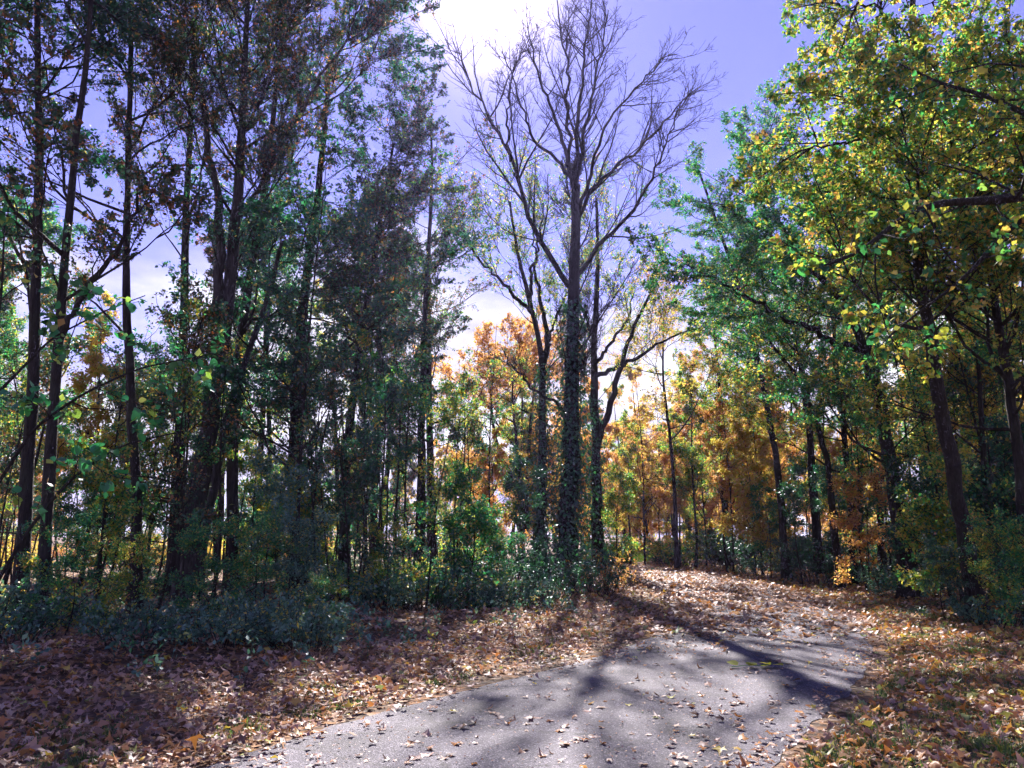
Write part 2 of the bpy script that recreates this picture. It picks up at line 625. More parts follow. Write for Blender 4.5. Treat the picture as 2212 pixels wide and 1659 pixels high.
def leaf_cloud(rg, pts, per, size, spread=.10, t0=.15, upness=.6, droop=.25, aspect=.62, clump=.55):
    """leaf kites (4 verts, 2 triangles folded on the midrib) along every twig"""
    N = len(pts)
    cnt = rg.poisson(per, N)
    idx = np.repeat(np.arange(N), cnt)
    t = t0 + (1 - t0) * rg.random(len(idx))
    p, tg, _ = sample(pts, np.zeros(pts.shape[:2]), idx, t)
    n = len(idx)
    rv = rg.normal(size=(n, 3))
    p = p + rv * spread * .6
    ax = unit(tg * .5 + rg.normal(size=(n, 3)) * .8 + np.array([0, 0, -droop]))
    nr = unit(np.array([0, 0, upness]) + rg.normal(size=(n, 3)) * .55)
    sd_ = unit(np.cross(nr, ax))
    nr = np.cross(ax, sd_)
    s = size * rg.uniform(.55, 1.25, n)[:, None]
    w = s * aspect * .5 * rg.uniform(.75, 1.15, n)[:, None]
    fold = s * rg.uniform(-.05, .16, n)[:, None]
    mid = p + ax * s * .42
    V = np.stack([p, mid + sd_ * w + nr * fold, p + ax * s - nr * fold * .6, mid - sd_ * w + nr * fold], 1).reshape(-1, 3)
    b = np.arange(n) * 4
    Fc = np.stack([b, b + 1, b + 2, b, b + 2, b + 3], 1).reshape(-1, 3)
    ctone = rg.random(N)[idx]
    tone = np.clip(clump * ctone + (1 - clump) * rg.random(n), 0, 1)
    tone = np.clip((tone - .5) * 1.35 + .5, 0, 1)
    return V, Fc, np.repeat(tone, 2)


def leaves_mesh(name, clouds, mat):
    o, v, f, t = 0, [], [], []
    for V, Fc, tn in clouds:
        v.append(V)
        f.append(Fc + o)
        t.append(tn)
        o += len(V)
    return new_mesh(name, np.concatenate(v), [np.concatenate(f)], mat, {'tone': np.concatenate(t)})


def stack_lines(lines, K):
    q = [resample(p, r, K) for p, r in lines]
    return np.array([a for a, _ in q]), np.array([b for _, b in q])


def tree_parts(seed, trunks, limbs, spec, leafmat, bark='bark', twig='twig'):
    """meshes of one tree in its own frame: trunk (stems and the given limbs), branches, crown"""
    rg = np.random.default_rng(seed)
    tp, tr = stack_lines(trunks, 22)
    # slight unevenness of the stems, flare at the foot
    K = tp.shape[1]
    tr = tr * (1 + rg.normal(0, .045, tr.shape))
    tr[:, 0] *= 1.45
    tr[:, 1] *= 1.12
    tp[:, 2:-1, :2] += rg.normal(0, .10, (len(tp), K - 3, 2)) * tr[:, 2:-1, None] * 1.5
    solid = [tubes(tp, tr, 10)]
    par_p, par_r = [tp], [tr]
    if limbs:
        lp, lr = stack_lines(limbs, 22)
        lp[:, 2:-1] += rg.normal(0, .055, (len(lp), K - 3, 3))
        solid.append(tubes(lp, lr, 7))
    tv, tf = join(solid)
    wood, twigs = [], []
    cur = [(tp, tr)]
    lv = spec['levels']
    l1 = grow(rg, tp, tr, **lv[0])
    wood.append((l1[0], l1[1], 5))
    cur = [(l1[0], l1[1])]
    if limbs:
        cur.append((lp, lr))
    allp = [cur]
    for li, L in enumerate(lv[1:]):
        nxt = []
        for p, r in cur:
            L2 = dict(L)
            if p.shape[1] == 22:             # given limbs are long: more shoots
                L2['n'] = L['n'] * spec.get('limbmul', 2.0)
                if L2['lens'] < 1:
                    L2['lens'] = L2['lens'] * spec.get('limblen', .7)
            q = grow(rg, p, r, **L2)
            nxt.append((q[0], q[1]))
            wood.append((q[0], q[1], 4 if li == 0 else 3))
        cur = nxt
        allp.append(cur)
    bv, bf = join([tubes(p, r, S) for p, r, S in wood if len(p)])
    out = {'trunk': new_mesh('trunk', tv, [tf], M[bark], smooth=True), 'branches': new_mesh('branches', bv, [bf], M[twig], smooth=True)}
    lf = spec.get('leaf')
    if lf:
        lf = dict(lf)
        inner = lf.pop('inner', 0)
        cl = [leaf_cloud(rg, p, **lf) for p, r in cur if len(p)]
        if inner and len(allp) > 1:
            l3 = dict(lf)
            l3['per'] = inner
            l3['t0'] = .5
            cl += [leaf_cloud(rg, p, **l3) for p, r in allp[-2] if len(p) and p.shape[1] != 22]
        out['crown'] = leaves_mesh('crown', cl, M[leafmat])
    return out


def spray_mesh(seed, L, nb, nt, per, size, up=.02, flat=.75, upness=.9, sub=2.0, ang=46, droop=-.03):
    """one leafy branch growing along +X: axis, side twigs, twiglets and their leaves"""
    rg = np.random.default_rng(seed)
    ax = np.array([[0, 0, 0]] + [[L * t, .06 * L * math.sin(3 * t + seed), .08 * L * t - .10 * L * t * t] for t in np.linspace(.14, 1, 7)])[None]
    r = np.linspace(.016, .005, 8)[None]
    kw = dict(flat=flat, jit=.35)
    a = grow(rg, ax, r, nb, .06, 1, ang, .46, K=5, curv=.13, up=up, rk=.009, rmin=.005, tshape=.6, **kw)
    b = grow(rg, a[0], a[1], nt, .12, 1, ang, .46, K=4, curv=.16, up=droop, rk=.009, rmin=.004, **kw)
    tw = [(ax, r, 5), (a[0], a[1], 4), (b[0], b[1], 3)]
    v, f = join([tubes(p, q, S) for p, q, S in tw])
    lc = [leaf_cloud(rg, b[0], per, size, spread=.05, t0=.1, upness=upness, droop=.2, clump=.45), leaf_cloud(rg, a[0], per * .8, size, spread=.06, t0=.4, upness=upness, clump=.45)]
    nv, nf = len(v), len(f)
    me = new_mesh('leafy_branch', np.concatenate([v, lc[0][0], lc[1][0]]), [f, lc[0][1] + nv, lc[1][1] + nv + len(lc[0][0])], M['twig'],
                  {'tone': np.concatenate([np.zeros(nf), lc[0][2], lc[1][2]])})
    me.materials.append(M['leaf_green'])
    mi = np.ones(len(me.polygons), np.int32)
    mi[:nf] = 0
    me.polygons.foreach_set('material_index', mi)
    return me


SPRAY = {'dense': [spray_mesh(900 + i, 2.5, 13, 8, 6.5, .10) for i in range(4)],
         'airy': [spray_mesh(920 + i, 2.4, 12, 7, 4.0, .095) for i in range(4)],
         'near': [spray_mesh(980 + i, 1.5, 11, 6, 5.2, .088) for i in range(4)],
         'thin': [spray_mesh(940 + i, 2.6, 14, 8, 2.4, .09, up=.10, flat=.3, upness=.4, ang=34, droop=.06) for i in range(3)],
         'fan': [spray_mesh(960 + i, 2.8, 15, 9, 4.2, .085, up=.09, flat=.2, upness=.4, ang=30, droop=.05) for i in range(3)]}


def spray_tree(name, label, seed, trunks, limbs, base, spec, leafmat, bark, cat, group):
    """trunk and limbs as meshes, every leafy branch an object of its own sharing mesh data"""
    rg = np.random.default_rng(seed)
    tp, tr = stack_lines(trunks, 22)
    K = 22
    tr = tr * (1 + rg.normal(0, .045, tr.shape))
    tr[:, 0] *= 1.5
    tr[:, 1] *= 1.15
    tp[:, 2:-1, :2] += rg.normal(0, .10, (len(tp), K - 3, 2)) * tr[:, 2:-1, None] * 1.5
    solid = [tubes(tp, tr, 12)]
    if limbs:
        lp, lr = stack_lines(limbs, 22)
        lp[:, 2:-1] += rg.normal(0, .05, (len(lp), K - 3, 3))
        solid.append(tubes(lp, lr, 7))
    v, f = join(solid)
    e = add(name, None, loc=base)
    tag(e, label, cat, group)
    add('trunk', new_mesh('trunk', v, [f], M[bark], smooth=True), e)
    L1 = dict(spec['levels'][0])
    L1['n'] = L1['n'] * spec.get('nf', .75)
    q = grow(rg, tp, tr, **L1)
    v, f = tubes(q[0], q[1], 6)
    o = add('boughs', new_mesh('boughs', v, [f], M['bark'], smooth=True), e)
    o['kind'] = 'stuff'
    kind = spec.get('spray', 'dense')
    sets = [(q[0], spec.get('ns', 3), .30)]
    if limbs:
        sets.append((lp, spec.get('nl', 7), .28))
    sets.append((tp, spec.get('nt', 3), .72))
    for pts, n, t0 in sets:
        for i in range(len(pts)):
            L = np.linalg.norm(np.diff(pts[i], axis=0), axis=1).sum()
            for t in np.append(t0 + (1 - t0) * rg.random(max(0, n - 1)) ** .8, .97):
                p, tg, _ = sample(pts[i:i + 1], np.zeros((1, pts.shape[1])), np.zeros(1, int), np.array([min(t, .98)]))
                p, tg = p[0], tg[0]
                w = rg.normal(size=3) * np.array([1, 1, .45])
                w = unit(w - tg * (w @ tg))
                a = 0.15 if t > .95 else math.radians(rg.uniform(28, 62))
                d = unit(tg * math.cos(a) + w * math.sin(a) + np.array([0, 0, spec.get('rise', .1)]))
                up_ = np.array([0, 0, 1.]) + rg.normal(0, .28, 3)
                zz = unit(up_ - d * (up_ @ d))
                yy = np.cross(zz, d)
                m = SPRAY[kind][int(rg.integers(len(SPRAY[kind])))]
                o = bpy.data.objects.new('leafy_branch', m)
                col.objects.link(o)
                o.parent = e
                o['kind'] = 'stuff'
                sc_ = rg.uniform(.7, 1.25) * spec.get('ss', 1.0)
                o.matrix_local = Matrix(((d[0], yy[0], zz[0], p[0]), (d[1], yy[1], zz[1], p[1]), (d[2], yy[2], zz[2], p[2]), (0, 0, 0, 1))) @ Matrix.Diagonal(Vector((sc_, sc_, sc_, 1)))
                o.material_slots[1].link = 'OBJECT'
                o.material_slots[1].material = M[leafmat]
    return e




def place(name, parts, loc, label, cat, group=None, rotz=0, scale=1, mats=None, tilt=(0, 0)):
    e = add(name, None, loc=loc, rot=(tilt[0], tilt[1], rotz), scale=scale)
    e.empty_display_size = .2
    tag(e, label, cat, group)
    for k, me in parts.items():
        o = add(k, me, e)
        if k in ('crown', 'branches'):
            o['kind'] = 'stuff'
        if mats and k in mats:
            o.material_slots[0].link = 'OBJECT'
            o.material_slots[0].material = M[mats[k]]
    return e


def local(lines, base):
    return [(np.asarray(p) - base, r) for p, r in lines]


def line(pix, d, w0, w1, d1=None):
    """stem polyline from picture points at depth d (d1 at its end); widths in picture units give the radii"""
    n = len(pix)
    ds = np.linspace(d, d if d1 is None else d1, n)
    pts = np.array([P(x, y, k) for (x, y), k in zip(pix, ds)])
    w = np.linspace(w0, w1, n) * ds / F / 2
    return pts, w


def hero(name, label, seed, d, pix, w0, w1, spec, leafmat, limbs=(), extra=(), d1=None, group=None, bark='bark', cat='tree'):
    tl = line(pix, d, w0, w1, d1)
    b = tl[0][0].copy()
    b[2] = zground(b[0], b[1])[0] - .06
    tl[0][0] = b
    trunks = [tl]
    for px, dd, a, c, de in extra:
        q = line(px, dd, a, c, de)
        trunks.append(q)
    lm = [line(px, dd, a, c, de) for px, dd, a, c, de in limbs]
    if leafmat:
        return spray_tree(name, label, seed, local(trunks, b), local(lm, b), b, spec, leafmat, bark, cat, group)
    parts = tree_parts(seed, local(trunks, b), local(lm, b), spec, leafmat, bark)
    return place(name, parts, b, label, cat, group)


def lvl(n, t0, t1, ang, lens, **k):
    return dict(n=n, t0=t0, t1=t1, ang=ang, lens=lens, **k)


# crown recipes
def canopy(n1=16, t0=.35, len1=4.2, per=11, size=.115, n2=8, n3=7, ang=58, up=.10, flat=.35, inner=3, upness=.6, rmin=.004, **kw):
    return dict(kw, levels=[lvl(n1, t0, 1, ang, len1, K=7, curv=.16, up=up, rk=.014),
                        lvl(n2, .15, 1, 50, .46, K=5, curv=.18, up=.04, rk=.011, flat=flat, rmin=rmin),
                        lvl(n3, .1, 1, 48, .55, K=4, curv=.2, up=-.02, rk=.008, flat=flat, rmin=rmin * .8)],
                leaf=dict(per=per * 1.5, size=size * .88, inner=inner * 2, upness=upness, spread=.12))


# ------------------------------------------------------------------ the trees one can tell apart
ZZ = lambda f, *pts: [f(*p) for p in pts]

# bare tree in the middle
BARE = dict(levels=[lvl(16, .45, 1, 40, 4.2, K=7, curv=.08, up=.12, rk=.012, rmin=.008),
                    lvl(12, .15, 1, 34, .42, K=6, curv=.09, up=.11, rk=.012, rmin=.0095, tshape=.4),
                    lvl(9, .12, 1, 34, .48, K=5, curv=.11, up=.09, rk=.011, rmin=.0085, tshape=.4),
                    lvl(3.5, .2, 1, 36, .5, K=4, curv=.18, up=.06, rk=.010, rmin=.0072)],
            limbmul=1.7, limblen=.8)
hero('bare_tree', 'tall leafless tree with ivy-clad trunk at the bend of the path', 1, 30,
     [(1222, 1300), (1228, 1150), (1232, 1000), (1236, 800), (1238, 650), (1240, 560), (1243, 470), (1245, 400)], 43, 20, BARE, None,
     limbs=[(ZZ(Z2, (1382, 1110), (1345, 900), (1250, 640), (1200, 500), (1150, 380), (1110, 150)), 30, 11.7, 2.4, 29),
            (ZZ(Z2, (1382, 1090), (1410, 750), (1430, 500), (1440, 350), (1480, 120), (1500, -60)), 30, 11.7, 2.4, 31.5),
            (ZZ(Z2, (1382, 1080), (1345, 750), (1350, 400), (1300, 150), (1290, -60)), 30, 10.1, 2.4, 29.5),
            (ZZ(Z2, (1392, 1110), (1440, 850), (1490, 600), (1510, 450), (1560, 200), (1590, 60)), 30, 10.9, 2.4, 30.5),
            (ZZ(Z2, (1405, 1290), (1480, 1050), (1540, 800), (1640, 650), (1780, 500), (1900, 340), (2000, 320)), 30, 10.1, 2.0, 28),
            (ZZ(Z2, (1400, 1330), (1460, 1170), (1560, 1050), (1700, 930), (1850, 820), (1950, 680), (2050, 560), (2120, 520)), 30, 10.1, 2.0, 32),
            (ZZ(Z2, (1382, 1080), (1340, 1000), (1270, 930), (1130, 820), (1070, 600), (1000, 400), (960, 300)), 30, 9.4, 2.0, 29),
            (ZZ(Z2, (1360, 1700), (1200, 1470), (1090, 1200), (1040, 980), (960, 830), (850, 620), (780, 530), (730, 400), (720, 300)), 30, 13.3, 2.4, 31.5),
            (ZZ(Z2, (1400, 1640), (1550, 1450), (1700, 1300), (1850, 1050), (1930, 850), (2000, 640)), 30, 11.7, 2.4, 29),
            (ZZ(Z2, (1010, 960), (990, 740), (1010, 480), (1060, 320), (1120, 260)), 31, 7.0, 2.0, 30),
            (ZZ(Z5, (1195, 800), (1140, 750), (1000, 660), (920, 590), (870, 530), (850, 470)), 30, 7.8, 3.2, 29),
            (ZZ(Z5, (1215, 600), (1255, 540), (1275, 500)), 30, 7.0, 4.0, 29.6),
            ], bark='bark')

SPARSE = dict(levels=[lvl(15, .42, 1, 38, 3.0, K=7, curv=.13, up=.12, rk=.012, rmin=.006),
                      lvl(8, .2, 1, 38, .42, K=5, curv=.16, up=.08, rk=.011, rmin=.005),
                      lvl(7, .15, 1, 40, .45, K=4, curv=.2, up=.04, rk=.010, rmin=.0045)],
              spray='thin', ns=3, nl=9, rise=.35)
hero('half_bare_tree', 'half bare forked tree just left of the ivy-clad trunk', 2, 33,
     ZZ(Z5, (1035, 1320), (1045, 1000), (1050, 700), (1058, 520), (1030, 400), (1000, 270), (970, 150), (930, 30), (900, -150), (880, -300)), 23, 5, SPARSE, 'leaf_yellowgreen',
     limbs=[(ZZ(Z5, (1055, 540), (1085, 400), (1050, 250), (1010, 60), (1000, -150)), 33, 14, 3, 34),
            (ZZ(Z5, (1000, 280), (900, 180), (800, 70), (700, -20), (640, -150)), 33, 10, 3, 32),
            (ZZ(Z5, (985, 210), (990, 60), (1040, -120), (1050, -250)), 33, 9, 3, 34),
            (ZZ(Z5, (1060, 480), (1110, 330), (1180, 170), (1200, 60)), 33, 8, 3, 34)])
hero('forked_tree', 'dark forked tree with spreading limbs right of the ivy-clad trunk', 3, 38,
     ZZ(Z5, (1335, 1600), (1325, 1200), (1330, 950), (1320, 600), (1310, 400), (1330, 250), (1335, 100), (1335, -80), (1330, -300)), 26, 6, SPARSE, 'leaf_yellowgreen',
     limbs=[(ZZ(Z5, (1335, 950), (1390, 780), (1430, 650), (1470, 500), (1530, 320), (1600, 200), (1660, 60)), 38, 17, 4, 36.5),
            (ZZ(Z5, (1325, 600), (1450, 550), (1550, 500), (1650, 430), (1740, 395), (1810, 360)), 38, 12, 3, 36),
            (ZZ(Z5, (1322, 540), (1420, 410), (1500, 300), (1520, 180)), 38, 9, 3, 39),
            (ZZ(Z5, (1310, 380), (1250, 240), (1200, 120), (1190, -20)), 38, 9, 3, 39)])
hero('leaning_maple', 'clump of slim leaning stems with rust orange leaves behind the ivy-clad tree', 4, 42,
     ZZ(Z5, (950, 1420), (900, 1150), (860, 1050), (810, 950), (790, 850), (780, 700), (775, 600)), 13, 4,
     canopy(9, .3, 3.6, 9, .14, 7, 6, up=.06, ss=1.2), 'leaf_orange',
     extra=[(ZZ(Z5, (965, 1420), (975, 1000), (990, 800), (1010, 650), (1015, 520)), 42, 11, 4, 42.5),
            (ZZ(Z5, (945, 1310), (915, 950), (905, 850), (890, 700), (900, 600)), 42, 10, 3, 41.5)])

# left wood
FAN = dict(levels=[lvl(34, .40, 1, 36, 4.6, K=7, curv=.08, up=.10, rk=.011, rmin=.006),
                   lvl(9, .2, 1, 30, .42, K=5, curv=.12, up=.08, rk=.010, rmin=.005),
                   lvl(7, .15, 1, 36, .48, K=4, curv=.16, up=.03, rk=.010, rmin=.0045)],
           spray='fan', ns=4, nl=12, rise=.3, nf=.8)
hero('leaning_tree', 'large smooth grey trunk leaning right out of the left wood', 10, 20,
     [(400, 1295), (420, 1100), (455, 900), (485, 700), (505, 540), (515, 400), (525, 250), (530, 120), (535, 0), (545, -130)], 46, 7, FAN, 'leaf_olive',
     limbs=[([(478, 735), (470, 600), (480, 480), (450, 300), (420, 150), (400, 0)], 20, 26, 5, 19),
            ([(510, 480), (570, 380), (640, 260), (720, 130), (780, 30), (800, -40)], 20, 12, 3, 19),
            ([(520, 330), (580, 180), (640, 20), (680, -80)], 20, 12, 3, 20.5)], bark='bark_grey')
hero('slender_tree', 'thin stem leaning right beside the large grey leaning trunk', 11, 20.6,
     [(425, 1270), (440, 1180), (475, 980), (500, 870), (545, 740), (585, 620), (610, 520)], 22, 8,
     canopy(12, .4, 2.6, 8, .11, 7, 6, spray='airy'), 'leaf_dark', bark='bark_grey')
hero('forest_tree', 'straight dark trunk just left of the large grey leaning trunk', 12, 24,
     [(372, 1285), (385, 1000), (395, 800), (400, 640), (398, 500), (410, 300), (420, 100), (430, -200)], 25, 6,
     canopy(24, .4, 3.8, 8, .11, 8, 7, spray='thin', rise=.3), 'leaf_olive')
hero('forest_tree', 'dark trunk just right of the large grey leaning trunk', 13, 23,
     [(500, 1285), (497, 1100), (508, 900), (520, 700), (560, 500), (590, 260), (620, -60)], 27, 7,
     canopy(22, .35, 3.4, 9, .12, 8, 7, spray='airy', ns=2), 'leaf_dark')
hero('maple_tree', 'broad dark maple with a dense green crown and thick dark foot', 14, 24,
     [(640, 1275), (636, 1050), (640, 850), (660, 600), (690, 400), (705, 230), (715, 120)], 36, 8,
     canopy(34, .18, 4.6, 12, .125, 9, 8, up=.05, ns=3), 'leaf_dark')
hero('maple_tree', 'dark maroon leaved maple with pointed top left of the open sky', 15, 31,
     [(742, 1275), (745, 1000), (770, 800), (795, 640), (820, 480), (840, 380), (850, 310)], 24, 6,
     canopy(38, .2, 3.4, 12, .12, 9, 8, up=.09, ss=1.0, ns=4), 'leaf_maroon')
hero('slender_tree', 'slender straight stem at the right rim of the dark maples', 16, 30,
     [(905, 1255), (912, 900), (915, 700), (925, 560), (930, 450)], 23, 6,
     canopy(20, .2, 2.4, 11, .12, 8, 7, spray='airy', ss=.95), 'leaf_green')
hero('slender_tree', 'thin-leaved grey-green tree bordering the open sky left of the bare tree', 20, 36,
     [(935, 1240), (930, 1000), (925, 800), (925, 600), (930, 450), (935, 330), (930, 260)], 19, 5,
     canopy(30, .25, 3.6, 8, .11, 8, 7, up=.1, spray='airy', ns=3, ss=1.0), 'leaf_olive')
hero('forest_tree', 'mid-sized dark trunk between the left edge and the grey leaning trunk', 17, 18,
     [(292, 1300), (300, 1100), (285, 850), (272, 720), (275, 450), (280, 250), (290, -150)], 25, 7,
     canopy(24, .35, 3.4, 8, .10, 8, 7, spray='thin', rise=.2), 'leaf_olive')
hero('forest_tree', 'dark trunk forking at mid height near the left picture edge', 18, 14.5,
     [(95, 1345), (100, 1100), (115, 900), (128, 700), (150, 450), (165, 300), (190, 130), (200, -160)], 27, 8,
     canopy(22, .4, 3.2, 10, .11, 8, 8, spray='near', ns=3), 'leaf_olive',
     limbs=[([(125, 740), (180, 640), (240, 560), (290, 470), (310, 380)], 14.5, 16, 5, 14)])
hero('forest_tree', 'thick dark trunk at the very left edge of the wood', 19, 15.5,
     [(40, 1335), (58, 1100), (72, 850), (80, 600), (85, 300), (80, 50), (78, -100)], 30, 11,
     canopy(26, .4, 3.4, 11, .11, 8, 8, spray='near', ns=4), 'leaf_dark')

# right wood
hero('spreading_tree', 'big dark tree leaning left over the path with sweeping limbs', 30, 21,
     ZZ(Z6, (1235, 1330), (1170, 1000), (1130, 800), (1090, 650), (1040, 480), (980, 280), (920, 200), (830, 100), (700, -20), (620, -140), (560, -260)), 36, 8,
     canopy(22, .3, 3.0, 11, .12, 8, 7, up=.08, ss=.75, ns=4, nl=15, spray='dense'), 'leaf_green',
     limbs=[(ZZ(Z6, (1030, 470), (880, 430), (760, 350), (620, 310), (450, 190), (280, 130), (180, 60)), 21, 17, 4, 20),
            (ZZ(Z6, (990, 300), (860, 130), (700, -20), (560, -120), (430, -220), (300, -280)), 21, 15, 4, 22),
            (ZZ(Z6, (1050, 500), (1100, 300), (1140, 100), (1150, -80), (1130, -260)), 21, 14, 4, 21.5),
            (ZZ(Z6, (960, 260), (930, 100), (900, -120), (880, -300)), 21, 10, 3, 20)])
hero('leaning_tree', 'slim dark stem leaning left over the orange saplings', 31, 25,
     ZZ(Z6, (885, 1330), (850, 1050), (800, 870), (740, 690), (650, 540), (590, 490), (520, 380)), 17, 6,
     canopy(16, .4, 2.8, 9, .13, 7, 6, spray='airy'), 'leaf_yellowgreen')
hero('forest_tree', 'upright dark trunk behind the orange sprays at the path', 32, 27,
     ZZ(Z6, (960, 1330), (945, 1000), (925, 800), (910, 700), (890, 550), (880, 300), (860, 100)), 18, 6,
     canopy(18, .35, 3.2, 9, .13, 8, 6, spray='airy'), 'leaf_yellowgreen')
hero('tall_tree', 'tall thick trunk carrying a high yellow-green crown above the right verge', 33, 16,
     ZZ(Z6, (1610, 1640), (1540, 1300), (1490, 1100), (1450, 900), (1430, 700), (1400, 500), (1350, 250), (1300, 0)) + [(1990, 420), (2014, 226), (1975, 130), (1960, 0), (1985, -90)], 36, 12,
     canopy(30, .42, 2.9, 11, .12, 9, 8, up=.06, spray='near', ns=5, nl=14, nt=5, nf=.9), 'leaf_yellowgreen', d1=13.5,
     limbs=[(ZZ(Z3, (1560, 680), (1450, 560), (1300, 600), (1150, 590), (1050, 610)), 14.2, 14, 4, 12.5),
            (ZZ(Z3, (1590, 620), (1500, 500), (1440, 350), (1300, 60), (1180, 30), (1040, 60)), 14.2, 14, 4, 13),
            (ZZ(Z3, (1600, 750), (1400, 720), (1200, 800), (1000, 850), (850, 900)), 14.4, 12, 3, 13)])
hero('forest_tree', 'dark trunk at the right edge behind the overhanging bough', 34, 15,
     ZZ(Z6, (1880, 1560), (1850, 1200), (1830, 900), (1780, 650), (1760, 450), (1720, 250), (1690, 100), (1680, -200), (1700, -600)), 29, 10,
     canopy(30, .3, 3.4, 12, .12, 9, 8, spray='near', ns=5, nf=.9), 'leaf_yellowgreen')
hero('slender_tree', 'thin dark stem between the two thick trunks on the right', 35, 19,
     ZZ(Z6, (1690, 1580), (1680, 1300), (1650, 900), (1630, 500), (1590, 350), (1560, 150)), 16, 6,
     canopy(16, .3, 2.6, 10, .11, 8, 6, spray='airy'), 'leaf_yellowgreen')
hero('forest_tree', 'bent trunk rising beyond the yellow saplings at the far bend', 36, 40,
     ZZ(Z5, (1745, 1590), (1740, 1300), (1720, 1000), (1690, 750), (1670, 600), (1675, 400), (1680, 250)), 10, 3,
     canopy(16, .45, 3.2, 5, .15, 7, 6, spray='airy'), 'leaf_yellow')

hero('oak_tree', 'dense dark green tree rising behind the limbs of the left-leaning tree', 37, 33,
     [(1770, 1240), (1755, 1000), (1735, 800), (1690, 600), (1650, 450), (1625, 340)], 20, 5, canopy(30, .3, 4.4, 12, .12, 9, 8, up=.08, ss=1.05, ns=4), 'leaf_green')
hero('oak_tree', 'green and rust crown leaning furthest left over the path', 38, 30,
     [(1700, 1250), (1680, 1000), (1640, 800), (1590, 600), (1545, 470), (1510, 370)], 17, 5, canopy(24, .4, 3.0, 12, .12, 9, 8, up=.06, ss=.85, ns=3), 'leaf_green')
hero('oak_tree', 'yellow-green tree filling the gap right of the bent far trunk', 39, 44,
     [(1570, 1225), (1565, 1000), (1555, 850), (1545, 740), (1540, 690)], 13, 4, canopy(26, .15, 3.6, 12, .12, 9, 8, up=.08, ss=1.2, ns=3), 'leaf_yellowgreen')

# ------------------------------------------------------------------ repeated trees, saplings and stems
def proto(seed, height, r0, spec, leafmat, lean=.03, bark='bark', stems=1):
    rg = np.random.default_rng(seed)
    trunks = []
    for s in range(stems):
        dx, dy = rg.normal(0, lean, 2)
        a = rg.random() * 6.28
        off = np.array([math.cos(a), math.sin(a), 0]) * (.18 if stems > 1 else 0)
        t = np.linspace(0, 1, 8)[:, None]
        pts = np.hstack([dx * t * height + .12 * np.sin(t * 4 + rg.random() * 6), dy * t * height + .12 * np.sin(t * 5 + rg.random() * 6), t * height * rg.uniform(.85, 1)]) + off
        pts[0] = off - [0, 0, .05]
        trunks.append((pts, np.linspace(r0, r0 * .15, 8)))
    return tree_parts(seed, trunks, [], spec, leafmat, bark)


PT = {
    'tall_a': proto(101, 18, .17, canopy(28, .38, 4.0, 11, .14, 8, 7), 'leaf_olive'),
    'tall_b': proto(102, 16, .15, canopy(26, .30, 3.6, 11, .14, 8, 7), 'leaf_green'),
    'tall_c': proto(103, 19, .19, canopy(30, .45, 4.0, 9, .14, 8, 7, up=.12), 'leaf_dark'),
    'tall_d': proto(113, 13, .11, canopy(34, .10, 3.2, 10, .15, 8, 8, up=.08), 'leaf_yellow'),
    'mid_a': proto(104, 9, .07, canopy(24, .18, 2.4, 10, .12, 7, 6), 'leaf_yellow'),
    'mid_b': proto(105, 7.5, .055, canopy(22, .15, 2.1, 10, .12, 7, 6, flat=.6, up=.02), 'leaf_orange', stems=2),
    'sap_a': proto(106, 4.6, .028, canopy(16, .2, 1.5, 9, .10, 5, 5, flat=.6, up=.03), 'leaf_green'),
    'sap_b': proto(107, 3.6, .022, canopy(14, .15, 1.3, 9, .10, 5, 5, flat=.6, up=.0), 'leaf_yellowgreen', stems=2),
    'stem': proto(108, 8.5, .038, canopy(10, .45, 1.2, 4, .10, 4, 4), 'leaf_olive', lean=.05),
    'spray': proto(112, 3.6, .022, canopy(15, .25, 1.9, 7, .10, 6, 6, ang=80, up=0, flat=.92, inner=2, upness=1.6), 'leaf_orange', lean=.06),
    'airy': proto(110, 11, .05, canopy(20, .22, 2.8, 4.5, .11, 6, 5, ang=72, up=.01, flat=.8, inner=1), 'leaf_green', lean=.05),
    'airy_b': proto(111, 9, .04, canopy(18, .2, 2.3, 4.0, .11, 6, 5, ang=68, up=.02, flat=.8, inner=1), 'leaf_green', lean=.07),
    'stem_b': proto(109, 6.5, .028, canopy(8, .4, 1.0, 3, .10, 4, 4), 'leaf_dark', lean=.08),
}
prng = np.random.default_rng(77)


def put(kind, px, d, label, cat, group, mat, name, smin=.85, smax=1.2, base_y=None):
    x = (px - 1106) / F * d * 1.0
    z = zground(x, d)[0] - .04
    s = prng.uniform(smin, smax)
    return place(name, PT[kind], (x, d, z), label, cat, group, prng.uniform(0, 6.28), s, {'crown': mat} if mat else None)


